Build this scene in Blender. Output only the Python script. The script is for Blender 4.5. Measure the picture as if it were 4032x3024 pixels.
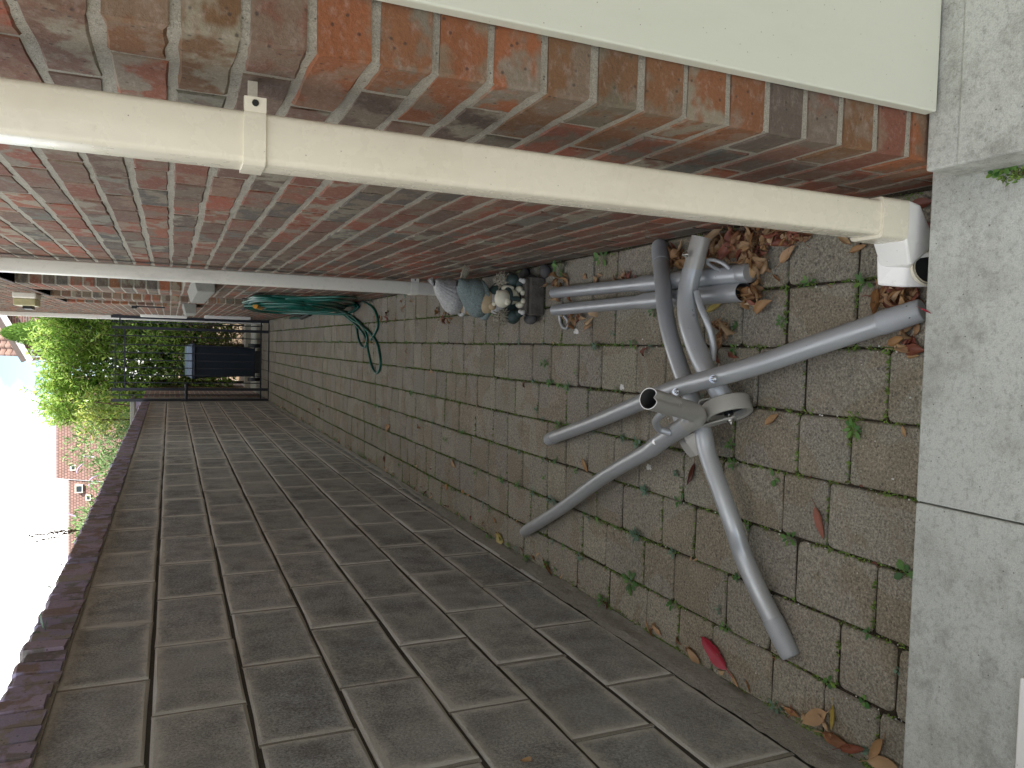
import bpy, bmesh, math, random
from mathutils import Vector, Matrix, Euler, noise
R = random.Random(7)
rad = math.radians
for o in list(bpy.data.objects): bpy.data.objects.remove(o)
scene = bpy.context.scene
col = scene.collection

# ---------------------------------------------------------------- camera (phone held sideways: world up points to the image left)
cd = bpy.data.cameras.new('camera'); cam = bpy.data.objects.new('camera', cd); col.objects.link(cam)
CR = Vector((0.02658203, -0.40210029, -0.91520968)); CU = Vector((0.99864375, 0.05168154, 0.0062989)); CB = Vector((0.04476665, -0.91413586, 0.40292874))
CAM = Vector((0, 0, 1.35))
cam.matrix_world = Matrix(((CR.x, CU.x, CB.x, CAM.x), (CR.y, CU.y, CB.y, CAM.y), (CR.z, CU.z, CB.z, CAM.z), (0, 0, 0, 1)))
cd.sensor_width = 36; cd.sensor_fit = 'HORIZONTAL'; cd.lens = 36 * 3060 / 4032; cd.clip_start = 0.02; cd.clip_end = 500
scene.camera = cam

# ---------------------------------------------------------------- sky, sun, exposure
SUN_EL = 47; SUN_DIR = Vector((0.8, -0.6, 0)).normalized()
w = bpy.data.worlds.new('World'); scene.world = w; w.use_nodes = True
nt = w.node_tree; N = nt.nodes; K = nt.links; N.clear()
out = N.new('ShaderNodeOutputWorld'); bg = N.new('ShaderNodeBackground'); sky = N.new('ShaderNodeTexSky')
sky.sky_type = 'NISHITA'; sky.sun_disc = False; sky.sun_elevation = rad(SUN_EL); sky.sun_rotation = math.atan2(SUN_DIR.x, SUN_DIR.y)
sky.air_density = 1.0; sky.dust_density = 0.4
tc = N.new('ShaderNodeTexCoord'); mp = N.new('ShaderNodeMapping'); mp.inputs['Scale'].default_value = (1, 1, 2.2)
nz = N.new('ShaderNodeTexNoise'); nz.inputs['Scale'].default_value = 2.4; nz.inputs['Detail'].default_value = 7; nz.inputs['Roughness'].default_value = .55
rp = N.new('ShaderNodeValToRGB'); rp.color_ramp.elements[0].position = .44; rp.color_ramp.elements[1].position = .60
mx = N.new('ShaderNodeMix'); mx.data_type = 'RGBA'
K.new(tc.outputs['Generated'], mp.inputs['Vector']); K.new(mp.outputs['Vector'], nz.inputs['Vector']); K.new(nz.outputs['Fac'], rp.inputs['Fac'])
K.new(rp.outputs['Color'], mx.inputs['Factor']); K.new(sky.outputs['Color'], mx.inputs['A']); mx.inputs['B'].default_value = (13.6, 13.3, 12.9, 1)
K.new(mx.outputs['Result'], bg.inputs['Color']); bg.inputs['Strength'].default_value = 0.072
K.new(bg.outputs['Background'], out.inputs['Surface'])
sd = bpy.data.lights.new('sun', 'SUN'); sd.energy = 3.6; sd.angle = rad(0.55); sd.color = (1, .95, .87)
sun = bpy.data.objects.new('sun', sd); col.objects.link(sun)
sdir = Vector((SUN_DIR.x * math.cos(rad(SUN_EL)), SUN_DIR.y * math.cos(rad(SUN_EL)), math.sin(rad(SUN_EL))))
sun.rotation_euler = sdir.to_track_quat('Z', 'Y').to_euler()
scene.view_settings.view_transform = 'Standard'; scene.view_settings.look = 'None'; scene.view_settings.exposure = 1.94; scene.view_settings.gamma = 1
scene.view_settings.use_curve_mapping = False
scene.render.engine = 'CYCLES'

# ---------------------------------------------------------------- materials
def srgb(rgb):
    c = [v / 255 for v in rgb]
    return tuple([x / 12.92 if x <= .04045 else ((x + .055) / 1.055) ** 2.4 for x in c] + [1])
class Mat:
    def __init__(s, name, base=(.5, .5, .5), rough=.6, metal=0, spec=.5):
        s.m = bpy.data.materials.new(name); s.m.use_nodes = True; s.t = s.m.node_tree; s.b = s.t.nodes['Principled BSDF']
        s.b.inputs['Base Color'].default_value = (*base[:3], 1); s.b.inputs['Roughness'].default_value = rough; s.b.inputs['Metallic'].default_value = metal
        s.b.inputs['Specular IOR Level'].default_value = spec
        s.geo = s.n('ShaderNodeNewGeometry'); s.pos = s.geo.outputs['Position']
    def n(s, t, **kw):
        x = s.t.nodes.new(t)
        for k, v in kw.items(): setattr(x, k, v)
        return x
    def l(s, a, b): s.t.links.new(a, b)
    def noise(s, scale, detail=4, rough=.55, vec=None, stretch=None, dist=0):
        x = s.n('ShaderNodeTexNoise'); x.inputs['Scale'].default_value = scale; x.inputs['Detail'].default_value = detail; x.inputs['Roughness'].default_value = rough; x.inputs['Distortion'].default_value = dist
        v = vec or s.pos
        if stretch:
            m = s.n('ShaderNodeMapping'); m.inputs['Scale'].default_value = stretch; s.l(v, m.inputs['Vector']); v = m.outputs['Vector']
        s.l(v, x.inputs['Vector']); return x.outputs['Fac']
    def voro(s, scale, feature='F1', out='Distance', vec=None):
        x = s.n('ShaderNodeTexVoronoi'); x.feature = feature; x.inputs['Scale'].default_value = scale; s.l(vec or s.pos, x.inputs['Vector']); return x.outputs[out]
    def ramp(s, fac, stops):
        x = s.n('ShaderNodeValToRGB'); e = x.color_ramp.elements
        while len(e) < len(stops): e.new(.5)
        for i, (p, c) in enumerate(stops):
            e[i].position = p; e[i].color = (*c[:3], 1) if not isinstance(c, (int, float)) else (c, c, c, 1)
        s.l(fac, x.inputs['Fac']); return x.outputs['Color']
    def mix(s, fac, a, b, mode='MIX'):
        x = s.n('ShaderNodeMix', data_type='RGBA', blend_type=mode)
        for v, k in ((fac, 'Factor'), (a, 'A'), (b, 'B')):
            if isinstance(v, (int, float)): x.inputs[k].default_value = v if k == 'Factor' else (v, v, v, 1)
            elif isinstance(v, tuple): x.inputs[k].default_value = (*v[:3], 1)
            else: s.l(v, x.inputs[k])
        return x.outputs['Result']
    def math(s, op, a, b=0.0, clamp=False):
        x = s.n('ShaderNodeMath', operation=op); x.use_clamp = clamp
        for i, v in enumerate((a, b)):
            if isinstance(v, (int, float)): x.inputs[i].default_value = v
            else: s.l(v, x.inputs[i])
        return x.outputs[0]
    def rnd(s):                                  # a random value per piece, whether it is its own object or one of a joined mesh
        oi = s.n('ShaderNodeObjectInfo'); a = s.math('ADD', oi.outputs['Random'], s.geo.outputs['Random Per Island']); return s.math('FRACT', a)
    def color(s, v): s.l(v, s.b.inputs['Base Color'])
    def rough(s, v): s.l(v, s.b.inputs['Roughness'])
    def bump(s, h, strength=.3, dist=.01):
        x = s.n('ShaderNodeBump'); x.inputs['Strength'].default_value = strength; x.inputs['Distance'].default_value = dist; s.l(h, x.inputs['Height']); s.l(x.outputs['Normal'], s.b.inputs['Normal'])
M = {}
def mbrick(name, stops, dark=1.0):
    m = Mat(name, rough=.88, spec=.25); r = m.rnd()
    base = m.ramp(r, stops)
    r2 = m.math('FRACT', m.math('MULTIPLY', r, 7.31)); cmb = m.n('ShaderNodeCombineXYZ'); m.l(m.math('MULTIPLY', r2, 40.0), cmb.inputs['X'])
    va = m.n('ShaderNodeVectorMath', operation='ADD'); m.l(m.pos, va.inputs[0]); m.l(cmb.outputs[0], va.inputs[1]); v = va.outputs[0]
    n1 = m.noise(11, 3, .6, v, (1, 1, 1.3)); blot = m.ramp(n1, [(.47, 0.), (.55, 1.)])
    alt = m.ramp(r2, [(0, srgb((98, 95, 80))), (.3, srgb((128, 104, 85))), (.5, srgb((89, 94, 85))), (.75, srgb((143, 138, 119))), (1, srgb((108, 92, 74)))])
    c = m.mix(m.math('MULTIPLY', blot, .75), base, alt)
    n2 = m.noise(55, 5, .7, v, (1, 1, 1.5)); c = m.mix(m.ramp(n2, [(.52, 0.), (.75, .28)]), c, srgb((176, 163, 154)))
    sp = m.voro(55, vec=v); c = m.mix(m.ramp(sp, [(.08, .65), (.17, 0.)]), c, srgb((44, 42, 42)))
    gr = m.noise(260, 2, .6); c = m.mix(.22, c, m.ramp(gr, [(.3, .28), (.7, .72)]), 'OVERLAY')
    m.color(c); m.bump(m.math('ADD', m.noise(120, 4, .7), m.math('MULTIPLY', m.noise(25, 3), .8)), .55, .004); M[name] = m.m
mbrick('brick', [(0, srgb((109, 73, 58))), (.12, srgb((128, 79, 61))), (.25, srgb((89, 76, 65))), (.4, srgb((138, 84, 61))), (.52, srgb((85, 81, 73))), (.66, srgb((110, 84, 69))), (.8, srgb((91, 79, 68))), (.9, srgb((116, 80, 63))), (1, srgb((140, 79, 59)))])
mbrick('orange_brick', [(0, srgb((128, 81, 54))), (.25, srgb((138, 85, 55))), (.5, srgb((104, 81, 58))), (.75, srgb((133, 82, 54))), (1, srgb((98, 77, 56)))])
mbrick('coping_brick', [(0, srgb((145, 134, 151))), (.3, srgb((161, 146, 162))), (.6, srgb((139, 135, 157))), (1, srgb((154, 141, 158)))])
mbrick('garden_brick', [(0, srgb((131, 98, 90))), (.5, srgb((146, 112, 98))), (1, srgb((122, 92, 82)))])
def mmortar(name, c1, c2, b=.8):
    m = Mat(name, rough=.95, spec=.2); n1 = m.noise(40, 5, .65); n2 = m.noise(400, 2, .7)
    c = m.mix(n1, c1, c2); c = m.mix(.35, c, m.ramp(n2, [(.35, .25), (.65, .8)]), 'OVERLAY')
    c = m.mix(m.ramp(m.voro(90), [(.08, .7), (.16, 0.)]), c, srgb((63, 60, 56)))
    m.color(c); m.bump(m.math('ADD', m.noise(90, 5, .75), m.math('MULTIPLY', m.noise(18, 2), 1.2)), b, .006); M[name] = m.m
mmortar('mortar', srgb((176, 170, 154)), srgb((139, 133, 119)), 1.)
mmortar('dark_mortar', srgb((90, 87, 81)), srgb((64, 62, 57)))
mmortar('pale_mortar', srgb((165, 162, 151)), srgb((133, 130, 122)))
mmortar('haunch_mortar', srgb((165, 162, 151)), srgb((127, 124, 115)), 1.)
mmortar('stone_sill', srgb((155, 154, 144)), srgb((124, 123, 114)), .5)
# concrete blocks: dark speckled face, pale lime smeared round the edges
m = Mat('block', rough=.95, spec=.15); tcn = m.n('ShaderNodeTexCoord'); gen = tcn.outputs['Generated']; sep = m.n('ShaderNodeSeparateXYZ'); m.l(gen, sep.inputs[0])
ey = m.math('MULTIPLY', m.math('MINIMUM', sep.outputs['Y'], m.math('SUBTRACT', 1., sep.outputs['Y'])), 2.07)
ez = m.math('MINIMUM', sep.outputs['Z'], m.math('SUBTRACT', 1., sep.outputs['Z']))
edge = m.math('MINIMUM', ey, ez)
wob = m.math('ADD', m.math('MULTIPLY', m.noise(34, 6, .8), .26), m.math('MULTIPLY', m.noise(5, 3), .26))
smear = m.ramp(m.math('SUBTRACT', m.math('ADD', edge, .20), wob), [(.0, .8), (.04, .3), (.12, 0.)])
base = m.ramp(m.rnd(), [(0, srgb((153, 157, 155))), (.35, srgb((167, 169, 165))), (.7, srgb((143, 148, 146))), (1, srgb((175, 176, 170)))])
base = m.mix(m.ramp(m.noise(3.5, 4, .6), [(.35, 0.), (.7, .6)]), base, srgb((181, 178, 162)))
base = m.mix(m.ramp(m.noise(9, 5, .65), [(.42, 0.), (.66, .85)]), base, srgb((125, 125, 120)))
sp = m.noise(150, 4, .85); base = m.mix(.85, base, m.ramp(sp, [(.34, .22), (.5, .58), (.66, .95)]), 'OVERLAY')
base = m.mix(m.ramp(m.voro(160), [(.10, .75), (.2, 0.)]), base, srgb((58, 56, 52)))
base = m.mix(m.ramp(m.noise(1.6, 4, .6), [(.45, 0.), (.7, .5)]), base, srgb((195, 195, 184)))
c = m.mix(smear, base, srgb((219, 218, 205))); m.color(m.mix(1.0, c, (.97, .965, 1.0), 'MULTIPLY'))
m.bump(m.math('ADD', m.math('ADD', m.noise(150, 5, .85), m.math('MULTIPLY', m.noise(14, 4, .6), 1.0)), m.math('MULTIPLY', smear, .5)), 1.0, .007); M['block'] = m.m
# pavers
m = Mat('paver', rough=.9, spec=.25); r = m.rnd()
base = m.ramp(r, [(0, srgb((141, 139, 125))), (.3, srgb((128, 126, 114))), (.55, srgb((148, 145, 130))), (.8, srgb((131, 130, 119))), (1, srgb((143, 140, 124)))])
base = m.mix(m.ramp(m.noise(2.6, 4, .6), [(.4, 0.), (.65, .55)]), base, srgb((139, 132, 123)))
base = m.mix(m.ramp(m.noise(3.6, 2, .4, dist=1.2), [(.53, 0.), (.545, .55)]), base, srgb((127, 118, 100)))
base = m.mix(m.ramp(m.noise(7, 3, .6), [(.55, 0.), (.75, .4)]), base, srgb((168, 162, 145)))
base = m.mix(.05, base, (.02, .02, .018))
g1 = m.noise(170, 4, .85); base = m.mix(.85, base, m.ramp(g1, [(.34, .15), (.5, .5), (.66, .9)]), 'OVERLAY')
vc = m.n('ShaderNodeTexVoronoi'); vc.inputs['Scale'].default_value = 85; m.l(m.pos, vc.inputs['Vector'])
base = m.mix(m.ramp(vc.outputs['Distance'], [(.12, .8), (.22, 0.)]), base, m.ramp(m.math('FRACT', m.math('MULTIPLY', vc.outputs['Color'], 3.7)), [(.3, srgb((75, 71, 69))), (.6, srgb((109, 101, 91))), (.85, srgb((176, 168, 153)))]))
base = m.mix(m.ramp(m.voro(210), [(.07, .9), (.13, 0.)]), base, srgb((58, 55, 51)))
v2 = m.n('ShaderNodeTexVoronoi'); v2.inputs['Scale'].default_value = 48; m.l(m.pos, v2.inputs['Vector'])
base = m.mix(m.math('MULTIPLY', m.ramp(v2.outputs['Distance'], [(.14, .75), (.24, 0.)]), m.ramp(m.noise(4, 2), [(.45, .15), (.6, 1.)])), base, srgb((85, 80, 76)))
base = m.mix(m.ramp(m.noise(14, 4, .7), [(.5, 0.), (.72, .45)]), base, srgb((124, 114, 99)))
m.color(m.mix(1.0, base, (1.0, .955, .90), 'MULTIPLY')); m.bump(m.math('ADD', m.noise(240, 4, .75), m.math('MULTIPLY', m.noise(20, 3), .8)), .6, .004); M['paver'] = m.m
m = Mat('joint_soil', rough=1, spec=.1); m.color(m.ramp(m.noise(160, 5, .8), [(.35, srgb((37, 33, 28))), (.55, srgb((68, 60, 49))), (.7, srgb((93, 75, 56)))])); m.bump(m.noise(200, 4, .8), 1, .006); M['soil'] = m.m
m = Mat('slab', rough=.85, spec=.3); base = m.mix(m.noise(1.8, 4, .6), srgb((169, 171, 162)), srgb((188, 189, 179)))
base = m.mix(m.ramp(m.noise(5, 5, .7), [(.48, 0.), (.72, .75)]), base, srgb((134, 133, 122)))
base = m.mix(m.ramp(m.noise(14, 5, .75), [(.52, 0.), (.68, .5)]), base, srgb((119, 118, 108)))
base = m.mix(m.ramp(m.noise(90, 4, .8), [(.5, 0.), (.7, .55)]), base, srgb((111, 110, 102)))
base = m.mix(m.ramp(m.voro(45), [(.035, .9), (.07, 0.)]), base, srgb((74, 72, 66))); base = m.mix(.35, base, m.ramp(m.noise(420, 2, .8), [(.35, .3), (.65, .7)]), 'OVERLAY')
m.color(base); m.bump(m.noise(240, 4, .7), .3, .003); M['slab'] = m.m
def mplastic(name, c, dirt, rough=.4, amt=.5):
    m = Mat(name, rough=rough, spec=.5); n1 = m.ramp(m.noise(9, 5, .7, None, (1, 1, .4)), [(.5, 0.), (.8, amt)]); cc = m.mix(n1, c, dirt)
    cc = m.mix(m.ramp(m.voro(60), [(.03, .8), (.06, 0.)]), cc, srgb((91, 74, 58))); cc = m.mix(m.ramp(m.noise(60, 4, .8), [(.6, 0.), (.8, .4)]), cc, dirt)
    m.color(cc); m.rough(m.ramp(m.noise(30, 4), [(.3, rough - .06), (.7, rough + .12)])); M[name] = m.m
mplastic('cream_plastic', srgb((216, 209, 187)), srgb((170, 159, 134)), .25, .35)
mplastic('white_plastic', srgb((228, 226, 218)), srgb((162, 156, 140)), .35, .3)
mplastic('grey_plastic', srgb((220, 217, 203)), srgb((156, 154, 146)), .3, .5)
mplastic('panel_paint', srgb((203, 204, 186)), srgb((185, 186, 165)), .5, .3)
# metal, enamelled
def mmetal(name, c, rough, metal, sc=0.06):
    m = Mat(name, rough=rough, metal=metal, spec=.5); n1 = m.noise(6, 4, .6); cc = m.mix(m.ramp(n1, [(.35, 0.), (.7, .35)]), c, tuple(x * .72 for x in c[:3]))
    cc = m.mix(m.ramp(m.noise(500, 2, .7), [(.45, 0.), (.75, .25)]), cc, tuple(min(1, x * 1.35) for x in c[:3]))
    cc = m.mix(m.ramp(m.voro(70), [(.03, .8), (.055, 0.)]), cc, srgb((74, 69, 64)))
    m.color(cc); m.rough(m.ramp(m.noise(22, 5, .7), [(.3, rough - sc), (.7, rough + sc * 2)])); m.bump(m.noise(350, 2), .04, .001); M[name] = m.m
mmetal('silver_enamel', srgb((169, 171, 170)), .33, .35); mmetal('warm_enamel', srgb((171, 168, 159)), .38, .25); mmetal('cap_enamel', srgb((159, 161, 161)), .5, .1); mmetal('shaded_bore_steel', srgb((74, 72, 67)), .7, .2)  # last: unpainted tube bores, with the shade inside put into the colour
mmetal('bolt_zinc', srgb((216, 216, 212)), .2, 1.0); mmetal('black_iron', srgb((29, 34, 43)), .45, .1)
mmetal('wheel_plastic', srgb((163, 159, 147)), .6, 0)
def msimple(name, c, rough=.6, sub=0, bumpy=0, bs=100, var=.25, spec=.4):
    m = Mat(name, rough=rough, spec=spec); cc = m.mix(m.ramp(m.noise(bs * .4, 4, .7), [(.35, 0.), (.7, 1.)]), c, tuple(x * (1 - var) for x in c[:3]))
    m.color(cc)
    if bumpy: m.bump(m.noise(bs, 4, .7), bumpy, .004)
    M[name] = m.m
msimple('hose_green', srgb((15, 90, 75)), .3, bs=30, var=.2); msimple('orange_plastic', srgb((224, 154, 44)), .4); msimple('black_plastic', srgb((23, 25, 26)), .4)
msimple('bin_navy', srgb((30, 43, 56)), .5, bs=10); msimple('bin_lid', srgb((117, 135, 156)), .35, bs=10)
msimple('grey_knit', srgb((210, 208, 200)), .9, bumpy=1, bs=260, var=.45); msimple('teal_knit', srgb((139, 152, 147)), .9, bumpy=1, bs=420, var=.6)
msimple('beige_fur', srgb((181, 173, 151)), .9, bumpy=1, bs=240, var=.45); msimple('cream_stone', srgb((220, 213, 188)), .6, bumpy=.4, bs=60, var=.2)
msimple('dark_green_cloth', srgb((58, 74, 70)), .55, bumpy=.4, bs=60, var=.4); msimple('skin_stone', srgb((181, 160, 124)), .6, bumpy=.3, bs=60); msimple('white_chip', srgb((220, 218, 210)), .8)
msimple('weathered_wood', srgb((108, 101, 91)), .85, bumpy=1, bs=90, var=.5); msimple('dark_stone', srgb((84, 82, 79)), .9, bumpy=.6, bs=50)
msimple('garden_soil', srgb((107, 90, 69)), 1, bumpy=1, bs=30); msimple('path_concrete', srgb((169, 164, 147)), .9, bumpy=.4, bs=60)
msimple('bark', srgb((90, 74, 56)), .9, bumpy=1, bs=60); msimple('white_paint', srgb((223, 226, 230)), .5, bs=10, var=.06); msimple('brown_soffit', srgb((89, 80, 76)), .7)
msimple('lens_yellow', srgb((184, 177, 132)), .4, bs=60); msimple('petal_mauve', srgb((180, 162, 192)), .7)
def mglass():
    m = Mat('window_glass', srgb((26, 32, 38)), .06, 0, .8); M['glass'] = m.m
mglass()
def mleaf(name, cols, rough=.5, transl=.25, vein=False, spec=.4):
    m = Mat(name, rough=rough, spec=spec); r = m.rnd()
    c = m.ramp(r, [(i / (len(cols) - 1), srgb(x)) for i, x in enumerate(cols)])
    c = m.mix(m.ramp(m.noise(60, 4, .7), [(.4, 0.), (.75, .55)]), c, m.mix(.5, c, srgb(cols[0])))
    c = m.mix(.4, c, m.ramp(m.noise(25, 3), [(.3, .3), (.7, .7)]), 'OVERLAY'); m.color(c)
    m.bump(m.noise(180, 4, .7), .35, .002)
    tr = m.n('ShaderNodeBsdfTranslucent'); m.l(c, tr.inputs['Color']); ms = m.n('ShaderNodeMixShader'); ms.inputs[0].default_value = transl
    o = m.t.nodes['Material Output']; m.l(m.b.outputs[0], ms.inputs[1]); m.l(tr.outputs[0], ms.inputs[2]); m.l(ms.outputs[0], o.inputs['Surface']); M[name] = m.m
mleaf('dead_leaf', [(106, 74, 48), (148, 105, 63), (176, 138, 92), (128, 85, 58), (189, 154, 108), (116, 80, 47)], .55, .15)
mleaf('tan_leaf', [(163, 131, 98), (184, 156, 118), (173, 137, 100), (198, 173, 136)], .55, .15); mleaf('dark_leaf', [(75, 36, 24), (93, 47, 32)], .35, .1); mleaf('red_leaf', [(140, 31, 48), (163, 42, 58)], .35, .1)
mleaf('russet_leaf', [(111, 64, 48), (136, 82, 62), (97, 52, 40)], .5, .1); mleaf('yellow_leaf', [(160, 138, 58), (187, 168, 96)], .5, .15)
mleaf('weed_leaf', [(62, 107, 48), (88, 127, 60), (109, 148, 71), (68, 104, 60), (120, 150, 63)], .5, .3); mleaf('grey_weed', [(91, 117, 96), (111, 138, 112), (77, 102, 80)], .6, .25)
mleaf('moss', [(68, 86, 40), (101, 128, 58), (127, 154, 70), (90, 74, 48), (111, 143, 66)], .9, .2)
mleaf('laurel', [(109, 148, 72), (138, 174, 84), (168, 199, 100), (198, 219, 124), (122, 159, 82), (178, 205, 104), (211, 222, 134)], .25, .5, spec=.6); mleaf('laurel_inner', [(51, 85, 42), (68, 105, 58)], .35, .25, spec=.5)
mleaf('conifer', [(68, 104, 43), (95, 133, 54), (117, 152, 61), (79, 118, 48)], .6, .25); mleaf('buddleia', [(75, 107, 60), (99, 133, 74), (127, 156, 96), (143, 168, 119), (88, 117, 69)], .5, .3); mleaf('golden', [(143, 154, 69), (169, 176, 85), (111, 134, 64), (127, 148, 72)], .5, .3)
mleaf('dry_hedge', [(92, 80, 50), (111, 102, 66), (72, 80, 42), (131, 117, 79)], .7, .2)
# roof tiles
m = Mat('roof_tile', rough=.8, spec=.3); c = m.ramp(m.rnd(), [(0, srgb((107, 84, 76))), (.5, srgb((123, 97, 87))), (1, srgb((94, 74, 69)))]); c = m.mix(m.ramp(m.noise(6, 4), [(.4, 0.), (.7, .5)]), c, srgb((138, 122, 112))); m.color(c); m.bump(m.noise(60, 3), .4, .004); M['roof_tile'] = m.m
m = Mat('far_tiles', rough=.85, spec=.2); mpn = m.n('ShaderNodeMapping'); mpn.inputs['Scale'].default_value = (6.5, 1, 7); m.l(m.pos, mpn.inputs['Vector'])
wv = m.n('ShaderNodeTexBrick'); wv.inputs['Scale'].default_value = 1.0; wv.inputs['Mortar Size'].default_value = .12; wv.inputs['Brick Width'].default_value = 1; wv.inputs['Row Height'].default_value = 1; wv.inputs['Mortar Smooth'].default_value = .6
rx = m.n('ShaderNodeSeparateXYZ'); m.l(mpn.outputs[0], rx.inputs[0]); cx = m.n('ShaderNodeCombineXYZ'); m.l(rx.outputs['X'], cx.inputs['X']); m.l(rx.outputs['Z'], cx.inputs['Y']); m.l(cx.outputs[0], wv.inputs['Vector'])
wv.inputs['Color1'].default_value = srgb((125, 99, 92)); wv.inputs['Color2'].default_value = srgb((111, 88, 81)); wv.inputs['Mortar'].default_value = srgb((59, 48, 45)); m.color(wv.outputs['Color']); M['far_tiles'] = m.m

# ---------------------------------------------------------------- mesh helpers
class MB:
    def __init__(s): s.v = []; s.f = []; s.mi = []; s.sm = []
    def add(s, vs, fs, mi=0, smooth=False):
        o = len(s.v); s.v += [tuple(x) for x in vs]; s.f += [tuple(o + i for i in f) for f in fs]; s.mi += [mi] * len(fs); s.sm += [smooth] * len(fs); return o
    def box(s, x0, x1, y0, y1, z0, z1, mi=0, mat=None):
        vs = [(x, y, z) for x in (x0, x1) for y in (y0, y1) for z in (z0, z1)]
        if mat is not None: vs = [mat.__matmul__(Vector(v)) for v in vs]
        s.add(vs, [(0, 1, 3, 2), (4, 6, 7, 5), (0, 4, 5, 1), (2, 3, 7, 6), (0, 2, 6, 4), (1, 5, 7, 3)], mi)
    def tube(s, pts, r, seg=18, cap=True, mi=0, smooth_path=True, sub=6, radii=None, up=None, prof=None):
        P = [Vector(p) for p in pts]
        if smooth_path and len(P) > 2: P, radii = spline(P, sub, radii)
        n = len(P); rr = radii if radii else [r] * n
        T = [(P[min(i + 1, n - 1)] - P[max(i - 1, 0)]).normalized() for i in range(n)]
        a = up or Vector((0, 0, 1)); a = Vector(a)
        if abs(a.dot(T[0])) > .95: a = Vector((1, 0, 0))
        nn = (a - T[0] * a.dot(T[0])).normalized(); vs = []
        for i in range(n):
            nn = (nn - T[i] * nn.dot(T[i])).normalized(); b = T[i].cross(nn)
            for k in range(seg):
                t = 2 * math.pi * k / seg; q = rr[i] * (prof(t, i / (n - 1)) if prof else 1)
                vs.append(P[i] + (nn * math.cos(t) + b * math.sin(t)) * q)
        fs = [(i * seg + k, i * seg + (k + 1) % seg, (i + 1) * seg + (k + 1) % seg, (i + 1) * seg + k) for i in range(n - 1) for k in range(seg)]
        s.add(vs, fs, mi, True)
        if cap:
            o = len(s.v) - len(vs)
            s.add([vs[k] for k in range(seg)], [tuple(range(seg))[::-1]], mi); s.add([vs[(n - 1) * seg + k] for k in range(seg)], [tuple(range(seg))], mi)
        return P, T
    def ell(s, c, r, rot=None, nu=16, nv=10, mi=0, f=None):
        c = Vector(c); vs = []
        for j in range(nv + 1):
            ph = math.pi * j / nv
            for i in range(nu):
                th = 2 * math.pi * i / nu; d = Vector((math.sin(ph) * math.cos(th), math.sin(ph) * math.sin(th), math.cos(ph)))
                q = f(d) if f else 1
                p = Vector((d.x * r[0] * q, d.y * r[1] * q, d.z * r[2] * q))
                if rot is not None: p = rot.__matmul__(p)
                vs.append(c + p)
        fs = [(j * nu + i, (j + 1) * nu + i, (j + 1) * nu + (i + 1) % nu, j * nu + (i + 1) % nu) for j in range(nv) for i in range(nu)]
        s.add(vs, fs, mi, True)
    def mesh(s, name, mats):
        me = bpy.data.meshes.new(name); me.from_pydata(s.v, [], s.f)
        for m_ in (mats if isinstance(mats, (list, tuple)) else [mats]): me.materials.append(M[m_])
        me.polygons.foreach_set('material_index', s.mi); me.polygons.foreach_set('use_smooth', s.sm); me.update(); return me
    def build(s, name, mats, parent=None, **kw):
        return link(name, s.mesh(name, mats), parent, **kw)
def link(name, me, parent=None, loc=None, label=None, cat=None, group=None, kind=None):
    o = bpy.data.objects.new(name, me); col.objects.link(o)
    if parent is not None: o.parent = parent
    if loc is not None: o.location = loc
    if label: o['label'] = label
    if cat: o['category'] = cat
    if group: o['group'] = group
    if kind: o['kind'] = kind
    return o
def empty(name, label, cat, group=None, loc=(0, 0, 0)):
    return link(name, None, None, loc, label, cat, group)
def spline(P, sub, radii=None):
    o = []; ro = []; n = len(P); rr = radii
    for i in range(n - 1):
        p0 = P[max(i - 1, 0)]; p1 = P[i]; p2 = P[i + 1]; p3 = P[min(i + 2, n - 1)]
        for k in range(sub):
            t = k / sub; o.append(.5 * ((2 * p1) + (-p0 + p2) * t + (2 * p0 - 5 * p1 + 4 * p2 - p3) * t * t + (-p0 + 3 * p1 - 3 * p2 + p3) * t ** 3))
            if rr: ro.append(rr[i] + (rr[i + 1] - rr[i]) * t)
    o.append(P[-1])
    if rr: ro.append(rr[-1])
    return o, (ro if rr else None)
def bevel(o, wdt, seg=2, ang=35):
    b = o.modifiers.new('bevel', 'BEVEL'); b.width = wdt; b.segments = seg; b.limit_method = 'ANGLE'; b.angle_limit = rad(ang)
def nearness(p): return (Vector(p) - CAM).length

# ---------------------------------------------------------------- ground
g = MB(); g.add([(-150, -60, -.06), (150, -60, -.06), (150, 300, -.06), (-150, 300, -.06)], [(0, 1, 2, 3)]); g.build('ground', 'garden_soil', kind='structure')

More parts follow.
